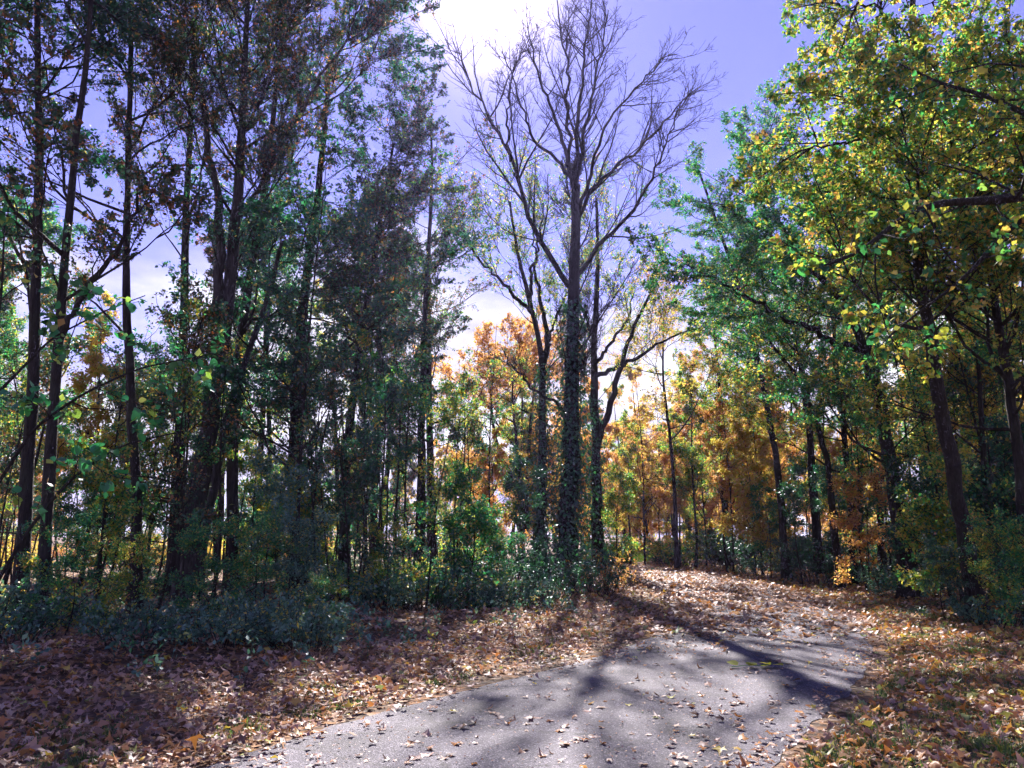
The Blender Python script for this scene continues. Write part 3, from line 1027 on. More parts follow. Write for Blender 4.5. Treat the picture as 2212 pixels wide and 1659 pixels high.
# saplings one can point at: (kind, px, depth, leaf, label)
for kind, px, d, mat, nm, lab in [
    ('spray', 1850, 22.5, 'leaf_orange', 'maple_sapling', 'orange maple sapling spreading flat sprays at the right path edge'),
    ('mid_a', 1560, 36, 'leaf_orange', 'maple_sapling', 'golden orange sapling beside the far path before the bent trunk'),
    ('mid_b', 1625, 33, 'leaf_yellow', 'maple_sapling', 'broad golden sapling at the far right edge of the path'),
    ('sap_a', 1715, 27, 'leaf_ivy', 'green_sapling', 'deep green sapling between the orange saplings'),
    ('mid_a', 1385, 50, 'leaf_yellow', 'maple_sapling', 'yellow sapling right behind the forked trunk at the bend'),
    ('mid_a', 1450, 47, 'leaf_yellowgreen', 'maple_sapling', 'yellow-green sapling beyond the far bend of the path'),
    ('mid_b', 1060, 38, 'leaf_orange', 'maple_sapling', 'rust orange sapling seen between the left maples and the ivy-clad tree'),
    ('sap_a', 1330, 31, 'leaf_yellowgreen', 'maple_sapling', 'low yellow-green sapling at the foot of the forked trunk'),
    ('sap_a', 1120, 25, 'leaf_ivy', 'green_sapling', 'dark green sapling at the foot of the half bare forked tree'),
    ('sap_b', 1020, 19.5, 'leaf_green', 'green_sapling', 'bright green sapling at the wood edge left of the ivy-clad tree'),
    ('airy_b', 860, 20, 'leaf_green', 'green_sapling', 'tall green sapling in front of the maroon maple'),
    ('airy_b', 985, 24, 'leaf_yellowgreen', 'maple_sapling', 'pale yellow-green sapling between maroon maple and open sky'),
    ('sap_a', 780, 17.5, 'leaf_dark', 'green_sapling', 'dark sapling at the left wood edge behind the low shrubs'),
    ('spray', 600, 16, 'leaf_shrub', 'green_sapling', 'big-leaved grey-green sapling right of the grey leaning trunk'),
    ('sap_a', 240, 15, 'leaf_yellowgreen', 'maple_sapling', 'yellowing sapling before the mid-sized trunk on the left'),
    ('mid_a', 330, 27, 'leaf_yellowgreen', 'maple_sapling', 'sunlit yellow-green sapling deep in the left wood'),
    ('mid_a', 200, 24, 'leaf_yellow', 'maple_sapling', 'golden sapling glowing between the trunks at far left'),
    ('spray', 1960, 20, 'leaf_dark', 'green_sapling', 'low dark green sapling in front of the big leaning trunk'),
    ('sap_b', 2040, 17, 'leaf_yellowgreen', 'maple_sapling', 'straggly yellowing sapling at the foot of the tall thick trunk'),
    ('airy', 1060, 31, 'leaf_yellowgreen', 'maple_sapling', 'light yellow-green young tree seen left of the half bare forked tree'),
    ('airy', 1175, 36, 'leaf_yellow', 'maple_sapling', 'golden young tree behind the ivy-clad trunk'),
    ('tall_b', 1560, 52, 'leaf_yellow', 'autumn_tree', 'tall golden tree above the far bend of the path'),
    ('tall_b', 1690, 44, 'leaf_yellowgreen', 'autumn_tree', 'tall yellow-green tree behind the golden saplings'),
    ('sap_a', 1650, 31.5, 'leaf_green', 'green_sapling', 'small fresh green sapling at the right path edge'),
]:
    put(kind, px, d, lab, 'sapling', None, mat, nm, .85, 1.0)

# trees further back in the wood: what sets one apart is its colour and the tree it stands beside
REPEATS = []
ANCHORS = [(50, 'thick trunk at the left edge'), (125, 'fork-trunked left tree'), (285, 'mid-sized left trunk'), (450, 'grey leaning trunk'), (640, 'broad dark maple'), (790, 'maroon maple'),
           (912, 'slender stem by the maples'), (1060, 'rust orange stem clump'), (1165, 'half bare tree'), (1235, 'ivy-clad trunk'), (1290, 'dark forked tree'), (1440, 'bent far trunk'), (1690, 'slim left-leaning stem'),
           (1830, 'upright trunk behind the sprays'), (1900, 'big left-leaning tree'), (2030, 'tall thick right trunk'), (2160, 'trunk at the right edge')]
HUE = {'leaf_dark': 'dark green', 'leaf_maroon': 'maroon', 'leaf_olive': 'olive brown', 'leaf_green': 'green', 'leaf_yellowgreen': 'yellow-green', 'leaf_yellow': 'golden', 'leaf_orange': 'orange', 'leaf_shrub': 'grey-green', 'leaf_ivy': 'deep green'}
ORD = ['', 'second ', 'third ', 'fourth ', 'fifth ', 'sixth ', 'seventh ', 'eighth ', 'ninth ', 'tenth ']


def label_repeats():
    sets = {}
    for e, lab, m, px in REPEATS:
        ax, an = min(ANCHORS, key=lambda a: abs(a[0] - px))
        sets.setdefault((lab, m, an, px < ax), []).append((abs(px - ax), e))
    for (lab, m, an, lf), es in sets.items():
        es.sort(key=lambda q: q[0])
        for i, (_, e) in enumerate(es):
            e['label'] = '%s%s %s %s of the %s' % (ORD[min(i, 9)], HUE[m], lab, 'left' if lf else 'right', an)


def scatter(n, region, kinds, mats, lab, cat, group, name, mind, smin=.85, smax=1.2, test=None):
    """region: function u,v -> (px, d)"""
    done, tries = [], 0
    while len(done) < n and tries < n * 40:
        tries += 1
        px, d = region(prng.random(), prng.random())
        x = (px - 1106) / F * d
        pd, side = path_dist([(x, d)])
        if pd[0] < mind or any((x - a) ** 2 + (d - b) ** 2 < 1.0 for a, b in done):
            continue
        if test and not test(x, d):
            continue
        done.append((x, d))
        k = kinds[int(prng.integers(len(kinds)))]
        m = mats[int(prng.integers(len(mats)))]
        e = put(k, px, d, lab, cat, group, m, name, smin, smax)
        REPEATS.append((e, lab, m, px))


scatter(17, lambda u, v: (-250 + 1080 * u, 33 + 20 * v), ['tall_a', 'tall_b', 'tall_c'], ['leaf_olive', 'leaf_yellowgreen', 'leaf_olive', 'leaf_green'],
        'tree deep in wood', 'tree', 'forest trees deep in the left wood', 'forest_tree', 2.5)
scatter(17, lambda u, v: (1720 + 900 * u, 27 + 26 * v), ['tall_a', 'tall_b', 'tall_c'], ['leaf_green', 'leaf_yellowgreen', 'leaf_yellow', 'leaf_dark'],
        'tree deep in wood', 'tree', 'forest trees deep in the right wood', 'forest_tree', 3.0)
scatter(30, lambda u, v: (960 + 820 * u, 53 + 26 * v), ['tall_d', 'tall_d', 'mid_a'], ['leaf_yellow', 'leaf_orange', 'leaf_yellowgreen', 'leaf_orange'],
        'tree beyond the bend', 'tree', 'golden trees beyond the bend', 'autumn_tree', 2.0, .8, 1.15)
scatter(26, lambda u, v: (1340 + 620 * u, 34 + 18 * v), ['airy', 'airy_b', 'spray', 'mid_a', 'sap_b'], ['leaf_yellow', 'leaf_orange', 'leaf_yellow', 'leaf_yellowgreen'],
        'sapling along the far path', 'sapling', 'golden saplings along the far path', 'maple_sapling', .8, test=lambda x, d: x > 7)
scatter(66, lambda u, v: (-150 + 1250 * u, 16 + 22 * v), ['stem', 'stem_b', 'stem'], ['leaf_olive', 'leaf_dark', 'leaf_yellowgreen'],
        'leaved thin pole-like stem', 'tree', 'thin stems in the left wood', 'slender_tree', 1.6)
scatter(34, lambda u, v: (1750 + 700 * u, 18 + 17 * v), ['stem', 'stem_b', 'stem'], ['leaf_green', 'leaf_yellowgreen', 'leaf_yellow'],
        'leaved thin pole-like stem', 'tree', 'thin stems in the right wood', 'slender_tree', 1.6)
scatter(16, lambda u, v: (-100 + 1180 * u, 20 + 20 * v), ['sap_a', 'sap_b', 'airy_b'], ['leaf_dark', 'leaf_green', 'leaf_yellowgreen', 'leaf_yellowgreen', 'leaf_green'],
        'understorey sapling', 'sapling', 'understorey saplings of the left wood', 'green_sapling', 1.5)
scatter(24, lambda u, v: (1780 + 600 * u, 17 + 18 * v), ['sap_a', 'sap_b', 'airy_b'], ['leaf_green', 'leaf_yellowgreen', 'leaf_dark', 'leaf_dark', 'leaf_yellow'],
        'understorey sapling', 'sapling', 'understorey saplings of the right wood', 'green_sapling', 1.2)

scatter(40, lambda u, v: (-350 + 1500 * u, 48 + 34 * v), ['mid_a', 'mid_b', 'tall_d', 'sap_a'], ['leaf_yellowgreen', 'leaf_olive', 'leaf_green', 'leaf_yellow', 'leaf_orange'],
        'distant tree', 'tree', 'distant trees behind the left wood', 'autumn_tree', 2.0, .75, 1.1)
scatter(40, lambda u, v: (1000 + 1500 * u, 58 + 34 * v), ['mid_a', 'tall_d', 'tall_d', 'tall_a'], ['leaf_yellowgreen', 'leaf_orange', 'leaf_yellow', 'leaf_orange'],
        'distant tree', 'tree', 'distant trees behind the right wood', 'autumn_tree', 2.0, .75, 1.0)
scatter(10, lambda u, v: (-100 + 780 * u, 17 + 11 * v), ['airy', 'airy_b'], ['leaf_dark', 'leaf_green', 'leaf_maroon', 'leaf_olive', 'leaf_yellowgreen'],
        'airy young tree', 'tree', 'young trees at the front of the left wood', 'young_tree', 2.5, .8, 1.2, test=lambda x, d: x < -4)
scatter(10, lambda u, v: (1850 + 450 * u, 17 + 9 * v), ['airy', 'airy_b'], ['leaf_dark', 'leaf_green', 'leaf_yellowgreen', 'leaf_dark', 'leaf_yellow'],
        'airy young tree', 'tree', 'young trees at the front of the right wood', 'young_tree', 3.0, .8, 1.2)

for kind, px, d, mat, lab in [('tall_d', 1392, 56, 'leaf_yellow', 'golden tree closing the gap right of the dark forked tree'), ('tall_d', 1345, 62, 'leaf_yellowgreen', 'yellow-green tree seen between the dark forked tree and the far bend'),
                              ('tall_d', 1480, 60, 'leaf_orange', 'orange tree behind the bent far trunk'), ('tall_d', 1130, 58, 'leaf_yellowgreen', 'far yellow-green tree behind the half bare tree')]:
    put(kind, px, d, lab, 'tree', None, mat, 'autumn_tree', 1.0, 1.1)


# ------------------------------------------------------------------ shrubs, ivy and undergrowth
def shrub_parts(seed, rad, h, stems, per, size, leafmat, droop=.2):
    rg = np.random.default_rng(seed)
    a = rg.random(stems) * 6.283
    tilt = rg.uniform(.1, 1.0, stems)
    base = np.stack([np.cos(a), np.sin(a), 0 * a], 1) * (rg.random(stems)[:, None] ** .5) * rad * .7
    d = unit(np.stack([np.cos(a) * tilt, np.sin(a) * tilt, np.ones(stems)], 1) + rg.normal(0, .15, (stems, 3)))
    L = h * rg.uniform(.6, 1.25, stems)
    q = [base - [0, 0, .04]]
    for k in range(5):
        q.append(q[-1] + d * (L / 5)[:, None])
        d = unit(d + rg.normal(0, .14, d.shape) + np.array([0, 0, -.10 * k * droop * 4]))
    p = np.stack(q, 1)
    r = np.linspace(.007, .002, 6)[None] * np.ones((stems, 1))
    tw = grow(rg, p, r, 4, .25, 1, 50, .38, K=4, up=0, curv=.2, rmin=.002)
    v, f = join([tubes(p, r, 4), tubes(tw[0], tw[1], 3)])
    lc = [leaf_cloud(rg, tw[0], per, size, spread=.03, upness=1.0, droop=.1, aspect=.6, clump=.4), leaf_cloud(rg, p, per * .6, size, spread=.05, t0=.4, upness=1.0, aspect=.6)]
    return {'stems': new_mesh('stems', v, [f], M['twig'], smooth=True), 'foliage': leaves_mesh('foliage', lc, M[leafmat])}


SH = [shrub_parts(201, .8, .75, 60, 9, .075, 'leaf_shrub'), shrub_parts(202, .9, .78, 60, 9, .075, 'leaf_shrub'), shrub_parts(203, .7, 1.15, 44, 8, .07, 'leaf_ivy', .1), shrub_parts(204, .5, .5, 30, 7, .065, 'leaf_shrub')]


def shrub(k, x, y, s, label, mat=None, group=None, name='shrub'):
    z = zground(x, y)[0]
    e = add(name, None, loc=(x, y, z), rot=(0, 0, prng.uniform(0, 6.28)), scale=s)
    tag(e, label, 'shrub', group)
    for nm, me in SH[k].items():
        o = add(nm, me, e)
        if nm == 'foliage':
            o['kind'] = 'stuff'
            if mat:
                o.material_slots[0].link = 'OBJECT'
                o.material_slots[0].material = M[mat]
        else:
            o['kind'] = 'stuff'
    return e


for k, x, y, s, lab in [
    (0, -3.0, 11.6, .95, 'low bramble shrub reaching furthest over the leaf litter'),
    (0, -4.1, 11.3, .8, 'low bramble shrub with matt blue-green leaves at the litter edge'),
    (1, -3.6, 12.9, .85, 'taller leafy shrub behind the low brambles'),
    (3, -5.4, 11.6, 1.1, 'shadowed green shrub left of the brambles'),
    (3, -4.9, 10.4, 1.0, 'small dark shrub at the shaded left front'),
    (3, -6.9, 11.3, 1.2, 'dark green shrub beneath the near left sapling'),
    (2, -5.6, 14.2, .8, 'broad shrub before the grey leaning trunk'),
    (0, -2.6, 16.8, 1.0, 'small glossy shrub at the left wood edge'),
    (1, -.9, 18.8, 1.1, 'sunlit glossy shrub with silvery leaves by the litter'),
    (1, .15, 18.9, 1.15, 'bright silvery shrub left of the ivy-clad trunk'),
    (2, 1.05, 20.2, 1.25, 'tall dark shrub wrapped round the foot of the ivy-clad trunk'),
    (2, 2.3, 21.6, 1.2, 'dark shrub right of the ivy-clad trunk at the path edge'),
    (2, .1, 21.5, 1.5, 'tall green shrub behind the silvery shrub'),
    (2, 3.0, 24.5, 1.0, 'russet shrub at the foot of the forked trunk'),
    (3, 8.9, 14.8, 1.3, 'pale leaved shrub at the right picture edge'),
    (2, 10.6, 27.5, 1.3, 'rounded dark green shrub right of the far path'),
    (2, 11.7, 25.0, 1.5, 'tall dark green shrub below the orange sapling'),
    (1, 10.4, 33.0, 1.2, 'low green shrub at the far right path edge'),
    (1, 10.5, 21.3, 1.0, 'small sparse shrub below the big leaning tree'),
    (1, 5.0, 47.0, .9, 'small pale shrub at the far end of the path'),
]:
    shrub(k, x, y, s, lab, 'leaf_orange' if 'russet' in lab else ('leaf_ivy' if 'dark' in lab else None))
for px, d, sc_, mt, lab in [
    (300, 11.6, .42, 'leaf_yellowgreen', 'yellowing knee-high plant at the shaded left front'), (455, 12.4, .5, 'leaf_green', 'upright green plant rising out of the left brambles'),
    (560, 13.2, .55, 'leaf_bough', 'big-leaved plant before the dark trunks'), (650, 14.6, .6, 'leaf_shrub', 'tall grey-green plant behind the brambles'),
    (700, 12.6, .3, 'leaf_bough', 'small yellow-green plant at the right end of the brambles'), (840, 17.2, .5, 'leaf_yellowgreen', 'yellow-green plant beside the fallen log'),
    (180, 12.0, .5, 'leaf_green', 'leafy green plant under the near left sapling'), (1075, 19.6, .55, 'leaf_green', 'bright green plant above the silvery shrub'),
    (2120, 14.6, .5, 'leaf_yellowgreen', 'sparse yellow-green plant at the right verge'), (2010, 15.6, .45, 'leaf_ivy', 'deep green plant below the tall thick right trunk'),
    (2190, 13.4, .6, 'leaf_green', 'green plant at the right edge before the dark trunk')]:
    x = (px - 1106) / F * d
    place('woodland_plant', PT['spray'], (x, d, zground(x, d)[0] - .03), lab, 'plant', None, prng.uniform(0, 6.28), sc_, {'crown': mt})
cnt = 0
while cnt < 28:
    px, d = prng.uniform(-100, 2400), prng.uniform(13, 36)
    x = (px - 1106) / F * d
    pd, sd_ = path_dist([(x, d)])
    if pd[0] < 2.4 or pd[0] > 18 or (sd_[0] < 0 and x > -6 and d < 16) or (sd_[0] > 0 and pd[0] < 3.3):
        continue
    cnt += 1
    mt = ['leaf_ivy', 'leaf_shrub', 'leaf_yellowgreen', 'leaf_dark'][int(prng.integers(4))]
    e = shrub(int(prng.integers(4)), x, d, prng.uniform(.8, 1.4), 'x', mt, 'shrubs under the %s wood' % ('left' if sd_[0] < 0 else 'right'))
    REPEATS.append((e, 'low shrub under the trees', mt, px))


cnt = 0
while cnt < 110:
    px, d = (prng.uniform(-250, 1100) if cnt % 2 else prng.uniform(1300, 2400)), prng.uniform(40, 60)
    x = (px - 1106) / F * d
    pd, sd_ = path_dist([(x, d)])
    if pd[0] < 1.5:
        continue
    cnt += 1
    mt = ['leaf_ivy', 'leaf_yellow', 'leaf_yellowgreen', 'leaf_dark', 'leaf_orange', 'leaf_olive'][int(prng.integers(6))]
    e = shrub(int(prng.integers(1, 3)), x, d, prng.uniform(1.3, 2.4), 'x', mt, 'distant thicket shrubs')
    REPEATS.append((e, 'distant thicket shrub', mt, px))
label_repeats()


def ivy(px_line, d, n, r, hi, label, mat='leaf_ivy'):
    rg = np.random.default_rng(int(n))
    pts = np.array([P(x, y, d) for x, y in px_line])
    pts[0, 2] = 0
    q, _ = resample(pts, [1, 1], 40)
    t = rg.random(n) ** 1.3 * .98
    p, tg, _ = sample(q[None], np.zeros((1, 40)), np.zeros(n, int), t)
    a = rg.random(n) * 6.283
    out = np.stack([np.cos(a), np.sin(a), 0 * a], 1)
    rad = r * (1.05 + hi * rg.random(n) ** 2 * (1.25 - t))
    pos = p + out * rad[:, None]
    s = rg.uniform(.06, .16, n)[:, None]
    ax = unit(np.array([0, 0, -1.0]) + rg.normal(0, .4, (n, 3)) + out * .4)
    nr = unit(out + rg.normal(0, .4, (n, 3)) + [0, 0, .5])
    sd2 = unit(np.cross(nr, ax))
    w = s * .42
    mid = pos + ax * s * .4
    V = np.stack([pos, mid + sd2 * w, pos + ax * s, mid - sd2 * w], 1).reshape(-1, 3)
    b = np.arange(n) * 4
    Fc = np.stack([b, b + 1, b + 2, b, b + 2, b + 3], 1).reshape(-1, 3)
    e = add('ivy', None, loc=q[0])
    tag(e, label, 'ivy')
    lm = leaves_mesh('foliage', [(V - q[0], Fc, np.repeat(rg.random(n), 2))], M[mat])
    o = add('foliage', lm, e)
    o['kind'] = 'stuff'
    vines = []
    for k in range(5):
        a0 = rg.random() * 6.28
        tt = np.linspace(0, rg.uniform(.5, .95), 24)
        pp, _, _ = sample(q[None], np.zeros((1, 40)), np.zeros(24, int), tt)
        aa = a0 + np.cumsum(rg.normal(0, .25, 24))
        vines.append(pp + np.stack([np.cos(aa), np.sin(aa), 0 * aa], 1) * r * 1.05)
    V, Fc = tubes(np.array(vines) - q[0], np.full((5, 24), .012), 4)
    add('stems', new_mesh('stems', V, [Fc], M['twig'], smooth=True), e)


ivy([(1222, 1300), (1228, 1150), (1232, 1000), (1236, 800), (1238, 640)], 30, 7500, .34, 2.6, 'dense green ivy climbing the trunk of the tall leafless tree')
ivy(ZZ(Z5, (1035, 1320), (1045, 1000), (1050, 700), (1058, 520)), 33, 3600, .21, 3.6, 'green ivy climbing the half bare forked tree')
ivy(ZZ(Z5, (1335, 1600), (1325, 1200), (1330, 950), (1320, 700)), 38, 2200, .28, 2.5, 'thin green ivy on the dark forked tree')


# ------------------------------------------------------------------ nearer boughs with leaves one can pick out
def round_leaf(seed, L=.12):
    """heart-shaped leaf, base at the origin, along +Y, gently cupped"""
    rg = np.random.default_rng(seed)
    prof = [(-.10, 0.0), (0.30, .04), (.50, .22), (.52, .42), (.40, .66), (.20, .86), (0, 1.0)]
    ml = [(0, 0), (0, .3), (0, .65), (0, 1)]
    V, fold, curl = [], rg.uniform(.05, .25), rg.uniform(-.25, .1)

    def z(x, y):
        return fold * abs(x) + curl * y * y
    left = [(-.06, -.02), (-.36, .04), (-.5, .28), (-.42, .6), (-.2, .86)]
    right = [(-a * rg.uniform(.9, 1.1), b) for a, b in left]
    pts = [(0, .06), (0, .4), (0, .72), (0, 1.02)] + left + right
    V = np.array([(x * L, y * L, z(x, y) * L) for x, y in pts])
    Fl = [(0, 4, 5), (0, 5, 6), (0, 6, 1), (1, 6, 7), (1, 7, 2), (2, 7, 8), (2, 8, 3)]
    Fr = [(0, 10, 9), (0, 11, 10), (0, 1, 11), (1, 12, 11), (1, 2, 12), (2, 13, 12), (2, 3, 13)]
    return V, np.array(Fl + Fr)


LEAFV = [round_leaf(300 + i) for i in range(5)]
_leafmesh = {}


def leaf_piece(kind, shape, tone):
    key = (kind, shape, int(tone * 7))
    if key not in _leafmesh:
        v, f = LEAFV[shape]
        _leafmesh[key] = new_mesh('leaf', v, [f], M[kind], {'tone': np.full(len(f), key[2] / 7 + .05)}, smooth=True)
    return _leafmesh[key]


from mathutils import Matrix


def hang_leaves(parent, base, twigs, n, mat, rg, smin=.55, smax=1.1, upness=.7):
    idx = rg.integers(len(twigs), size=n)
    t = rg.uniform(.15, 1, n)
    p, tg, _ = sample(twigs, np.zeros(twigs.shape[:2]), idx, t)
    ct = rg.random(len(twigs))
    for i in range(n):
        ax = unit(tg[i] * .6 + rg.normal(0, .6, 3) + np.array([0, 0, -.35]))
        nr = unit(np.array([0, 0, upness]) + rg.normal(0, .45, 3))
        sx = unit(np.cross(ax, nr))
        nr = np.cross(sx, ax)
        m = Matrix(((sx[0], ax[0], nr[0], 0), (sx[1], ax[1], nr[1], 0), (sx[2], ax[2], nr[2], 0), (0, 0, 0, 1)))
        o = add('leaf', leaf_piece(mat, int(rg.integers(5)), float(np.clip(.5 * ct[idx[i]] + .5 * rg.random(), 0, .99))), parent)
        o.matrix_local = Matrix.Translation(Vector(p[i])) @ m @ Matrix.Diagonal(Vector([*(rg.uniform(smin, smax),) * 3, 1]))


def near_tree(name, label, seed, base, lines, n1, l1, n2, l2, nleaf, ncloud, mat, cat='tree', leafsize=.11, up=.02):
    rg = np.random.default_rng(seed)
    b = np.array([base[0], base[1], zground(base[0], base[1])[0] - .05])
    lp, lr = stack_lines([(np.asarray(p) - b, r) for p, r in lines], 22)
    e = add(name, None, loc=b)
    tag(e, label, cat)
    v, f = join([tubes(lp[i:i + 1], lr[i:i + 1], 9) for i in range(len(lp))])
    add('trunk', new_mesh('trunk', v, [f], M['bark'], smooth=True), e)
    a = grow(rg, lp[:], lr[:], n1, .2, 1, 55, l1, K=6, curv=.2, up=up, flat=.4, rmin=.004)
    c = grow(rg, a[0], a[1], n2, .2, 1, 48, l2, K=5, curv=.22, up=0, flat=.4, rmin=.003)
    v, f = join([tubes(a[0], a[1], 5), tubes(c[0], c[1], 4)])
    br = add('branches', new_mesh('branches', v, [f], M['twig'], smooth=True), e)
    hang_leaves(e, b, c[0], nleaf, mat, rg)
    if ncloud:
        lm = leaves_mesh('crown', [leaf_cloud(rg, c[0], ncloud, leafsize, spread=.05, upness=.7, aspect=.75)], M[mat])
        o = add('crown', lm, e)
        o['kind'] = 'stuff'
    return e


# bough sweeping in from the right above the verge
bx, by = 8.6, 9.5
near_tree('overhanging_tree', 'dark bough with big yellow-green leaves sweeping in from the right edge', 41, (bx, by),
          [(np.array([(bx, by, -.1), (bx + .1, by, 2), (bx, by, 4.2), (bx - .1, by, 6.2), (bx - .2, by, 8.5), (bx - .4, by, 10.5)]), [.22, .17, .13, .11, .07]),
           (np.array([(bx, by, 5.2)] + [P(*Z3(*q), dd) for q, dd in [((2250, 1130), 9.3), ((1980, 1195), 9.2), ((1700, 1190), 9.0), ((1560, 1210), 9.0), ((1450, 1260), 8.9), ((1330, 1350), 8.8), ((1180, 1490), 8.7), ((1060, 1550), 8.7), ((900, 1590), 8.6)]]), [.095, .075, .055, .035, .012]),
           (np.array([(bx, by, 4.6)] + [P(*Z3(*q), dd) for q, dd in [((2250, 1200), 9.8), ((2000, 1390), 9.9), ((1900, 1520), 10), ((1750, 1680), 10), ((1500, 1850), 10.1), ((1330, 2000), 10.2)]]), [.07, .055, .04, .025, .01]),
           (np.array([(bx, by, 6.2)] + [P(*Z3(*q), dd) for q, dd in [((2200, 700), 9.5), ((1900, 560), 9.7), ((1650, 500), 10), ((1400, 380), 10.3)]]), [.07, .05, .03, .012]),
           ], 13, .38, 7, .42, 300, 7, 'leaf_yellowgreen', leafsize=.09)
# sapling with big leaves at the left edge
near_tree('near_sapling', 'near sapling with big heart-shaped leaves at the left picture edge', 42, (-6.35, 9.6),
          [(np.array([(-6.35, 9.6, -.05), (-6.25, 9.5, 1.2), (-6.3, 9.5, 2.4), (-6.5, 9.4, 3.4), (-6.4, 9.3, 4.6), (-6.5, 9.3, 5.6)]), [.05, .035, .02, .01]),
           (np.array([(-6.3, 9.55, .8), (-5.9, 9.6, 1.7), (-5.4, 9.5, 2.3), (-4.8, 9.4, 2.7), (-4.1, 9.6, 2.9)]), [.025, .018, .008]),
           (np.array([(-6.3, 9.5, 2.2), (-5.8, 9.3, 2.9), (-5.2, 9.2, 3.3), (-4.5, 9.1, 3.6), (-3.8, 9.3, 3.8)]), [.022, .016, .006]),
           (np.array([(-6.4, 9.5, 3.4), (-5.9, 9.6, 4.1), (-5.3, 9.7, 4.5), (-4.8, 9.7, 4.7)]), [.02, .012, .006]),
           ], 10, .34, 6, .5, 300, 1.2, 'leaf_bough', 'sapling')


# ------------------------------------------------------------------ fallen leaves
def star_leaves(rg, xyz, size, tone, outer, curl=.55, tiltsd=.42):
    """lobed dry leaves: centre + outer ring, curled"""
    n = len(xyz)
    k = outer
    ang = np.linspace(0, 2 * math.pi, k, endpoint=False)[None] + rg.normal(0, .10, (n, k))
    if k >= 10:
        base_r = np.array([1.0, .5, .92, .48, .7, .32, .7, .48, .92, .5])
    else:
        base_r = np.array([1.0, .62, .7, .5, .7, .62])
    rr = base_r[None] * rg.uniform(.8, 1.15, (n, k))
    x, y = rr * np.cos(ang), rr * np.sin(ang) * rg.uniform(.6, 1.0, (n, 1))
    c1, c2 = np.clip(rg.normal(0, curl, (2, n, 1)), -.7, .7)
    z = c1 * x * x + c2 * y * y + rg.normal(0, .10, (n, k))
    pts = np.stack([x, y, z], 2)
    pts = np.concatenate([np.zeros((n, 1, 3)), pts], 1)
    th = rg.random(n) * 6.283
    tx, ty = rg.normal(0, tiltsd, (2, n))
    nr = unit(np.stack([tx, ty, np.ones(n)], 1))
    e1 = np.stack([np.cos(th), np.sin(th), 0 * th], 1)
    e1 = unit(e1 - nr * (e1 * nr).sum(1, keepdims=True))
    e2 = np.cross(nr, e1)
    W = pts[:, :, 0:1] * e1[:, None] + pts[:, :, 1:2] * e2[:, None] + pts[:, :, 2:3] * nr[:, None]
    W = W * (size * .5)[:, None, None]
    W[:, :, 2] -= W[:, :, 2].min(1, keepdims=True) * .8
    V = (W + xyz[:, None]).reshape(-1, 3)
    b = (np.arange(n) * (k + 1))[:, None]
    j = np.arange(k)
    Fc = np.stack([b + 0 * j, b + 1 + j, b + 1 + (j + 1) % k], 2).reshape(-1, 3)
    return V, Fc, np.repeat(tone, k)


def litter():
    rg = np.random.default_rng(501)
    n = 290000
    d = rg.uniform(3.0, 48, n)
    x = rg.uniform(-1, 1, n) * (.72 * d + 2.5)
    rho = 270 * np.minimum(1.45, (10 / d) ** 1.5)
    p = rho * (2 * (.72 * d + 2.5)) / (n / 45.0)
    keep = rg.random(n) < p
    d, x = d[keep], x[keep]
    pd, side = path_dist(np.stack([x, d], 1))
    # drifts: how thickly the leaves lie
    f = .5 + .5 * np.sin(1.7 * x + 2.1 * np.sin(.9 * d)) * np.sin(1.3 * d + 1.1 * np.sin(1.6 * x))
    q = np.zeros(len(d))
    off = pd > 0
    deep = np.clip(1 - (pd - 5) / 9, .22, 1)
    q[off] = (.55 + .45 * f[off]) * deep[off]
    on = ~off
    edge = np.exp(pd / np.where(d < 10, .16, .4))
    far = np.clip((d - 11) / 10, 0, 1)
    q[on] = np.clip(.03 + .13 * f[on] ** 4 + .75 * edge[on] * np.clip(.35 + f[on], 0, 1) + far[on] * (.6 + .5 * f[on]) * (1 + .5 * np.clip(-(side[on] * (1)), 0, 1)), 0, 1)
    keep = rg.random(len(d)) < q
    d, x, pd, side = d[keep], x[keep], pd[keep], side[keep]
    m = len(d)
    z = zground(x, d) + rg.uniform(.0, .05, m) * (pd > 0) + .004
    size = (.045 + .13 * rg.random(m) ** 1.5) * np.clip((d / 12) ** .35, .95, 1.5)
    size = np.where(pd < 0, size * np.where(d < 13, .85, 1.3), size)
    
    tone = rg.random(m)
    tone = np.where((side > 0) & (pd > 0) & (rg.random(m) < .55), rg.uniform(.76, 1, m), tone)
    tone = np.where((pd < 0) & (d > 14), rg.uniform(.15, .95, m), tone)
    near = d < 13
    o, vv, ff, tt = 0, [], [], []
    for sel, k in ((near, 10), (~near, 6)):
        V, Fc, tn = star_leaves(rg, np.stack([x[sel], d[sel], z[sel]], 1), size[sel], tone[sel], k, tiltsd=np.where(pd[sel] < 0, .16, .42))
        vv.append(V)
        ff.append(Fc + o)
        tt.append(tn)
        o += len(V)
    ob = add('leaf_litter', new_mesh('leaf_litter', np.concatenate(vv), [np.concatenate(ff)], M['litter'], {'tone': np.concatenate(tt)}))
    tag(ob, 'carpet of dry brown and orange fallen leaves along both sides of the path', 'leaf litter', kind='stuff')
    print('litter leaves', m)
    # crumbs of broken leaves on the asphalt
    m = 9000
    d = 4.5 + 18 * rg.random(m) ** 1.6
    x = rg.uniform(-1, 1, m) * (.72 * d + 1)
    pd, _ = path_dist(np.stack([x, d], 1))
    s = pd < 0
    d, x = d[s], x[s]
    V, Fc, tn = star_leaves(rg, np.stack([x, d, np.full(len(d), .028)], 1), rg.uniform(.012, .04, len(d)), rg.uniform(.3, .85, len(d)), 6, .2, .25)
    ob = add('leaf_fragments', new_mesh('leaf_fragments', V, [Fc], M['litter'], {'tone': tn}))
    tag(ob, 'crumbs of broken dry leaves strewn over the asphalt', 'leaf litter', kind='stuff')


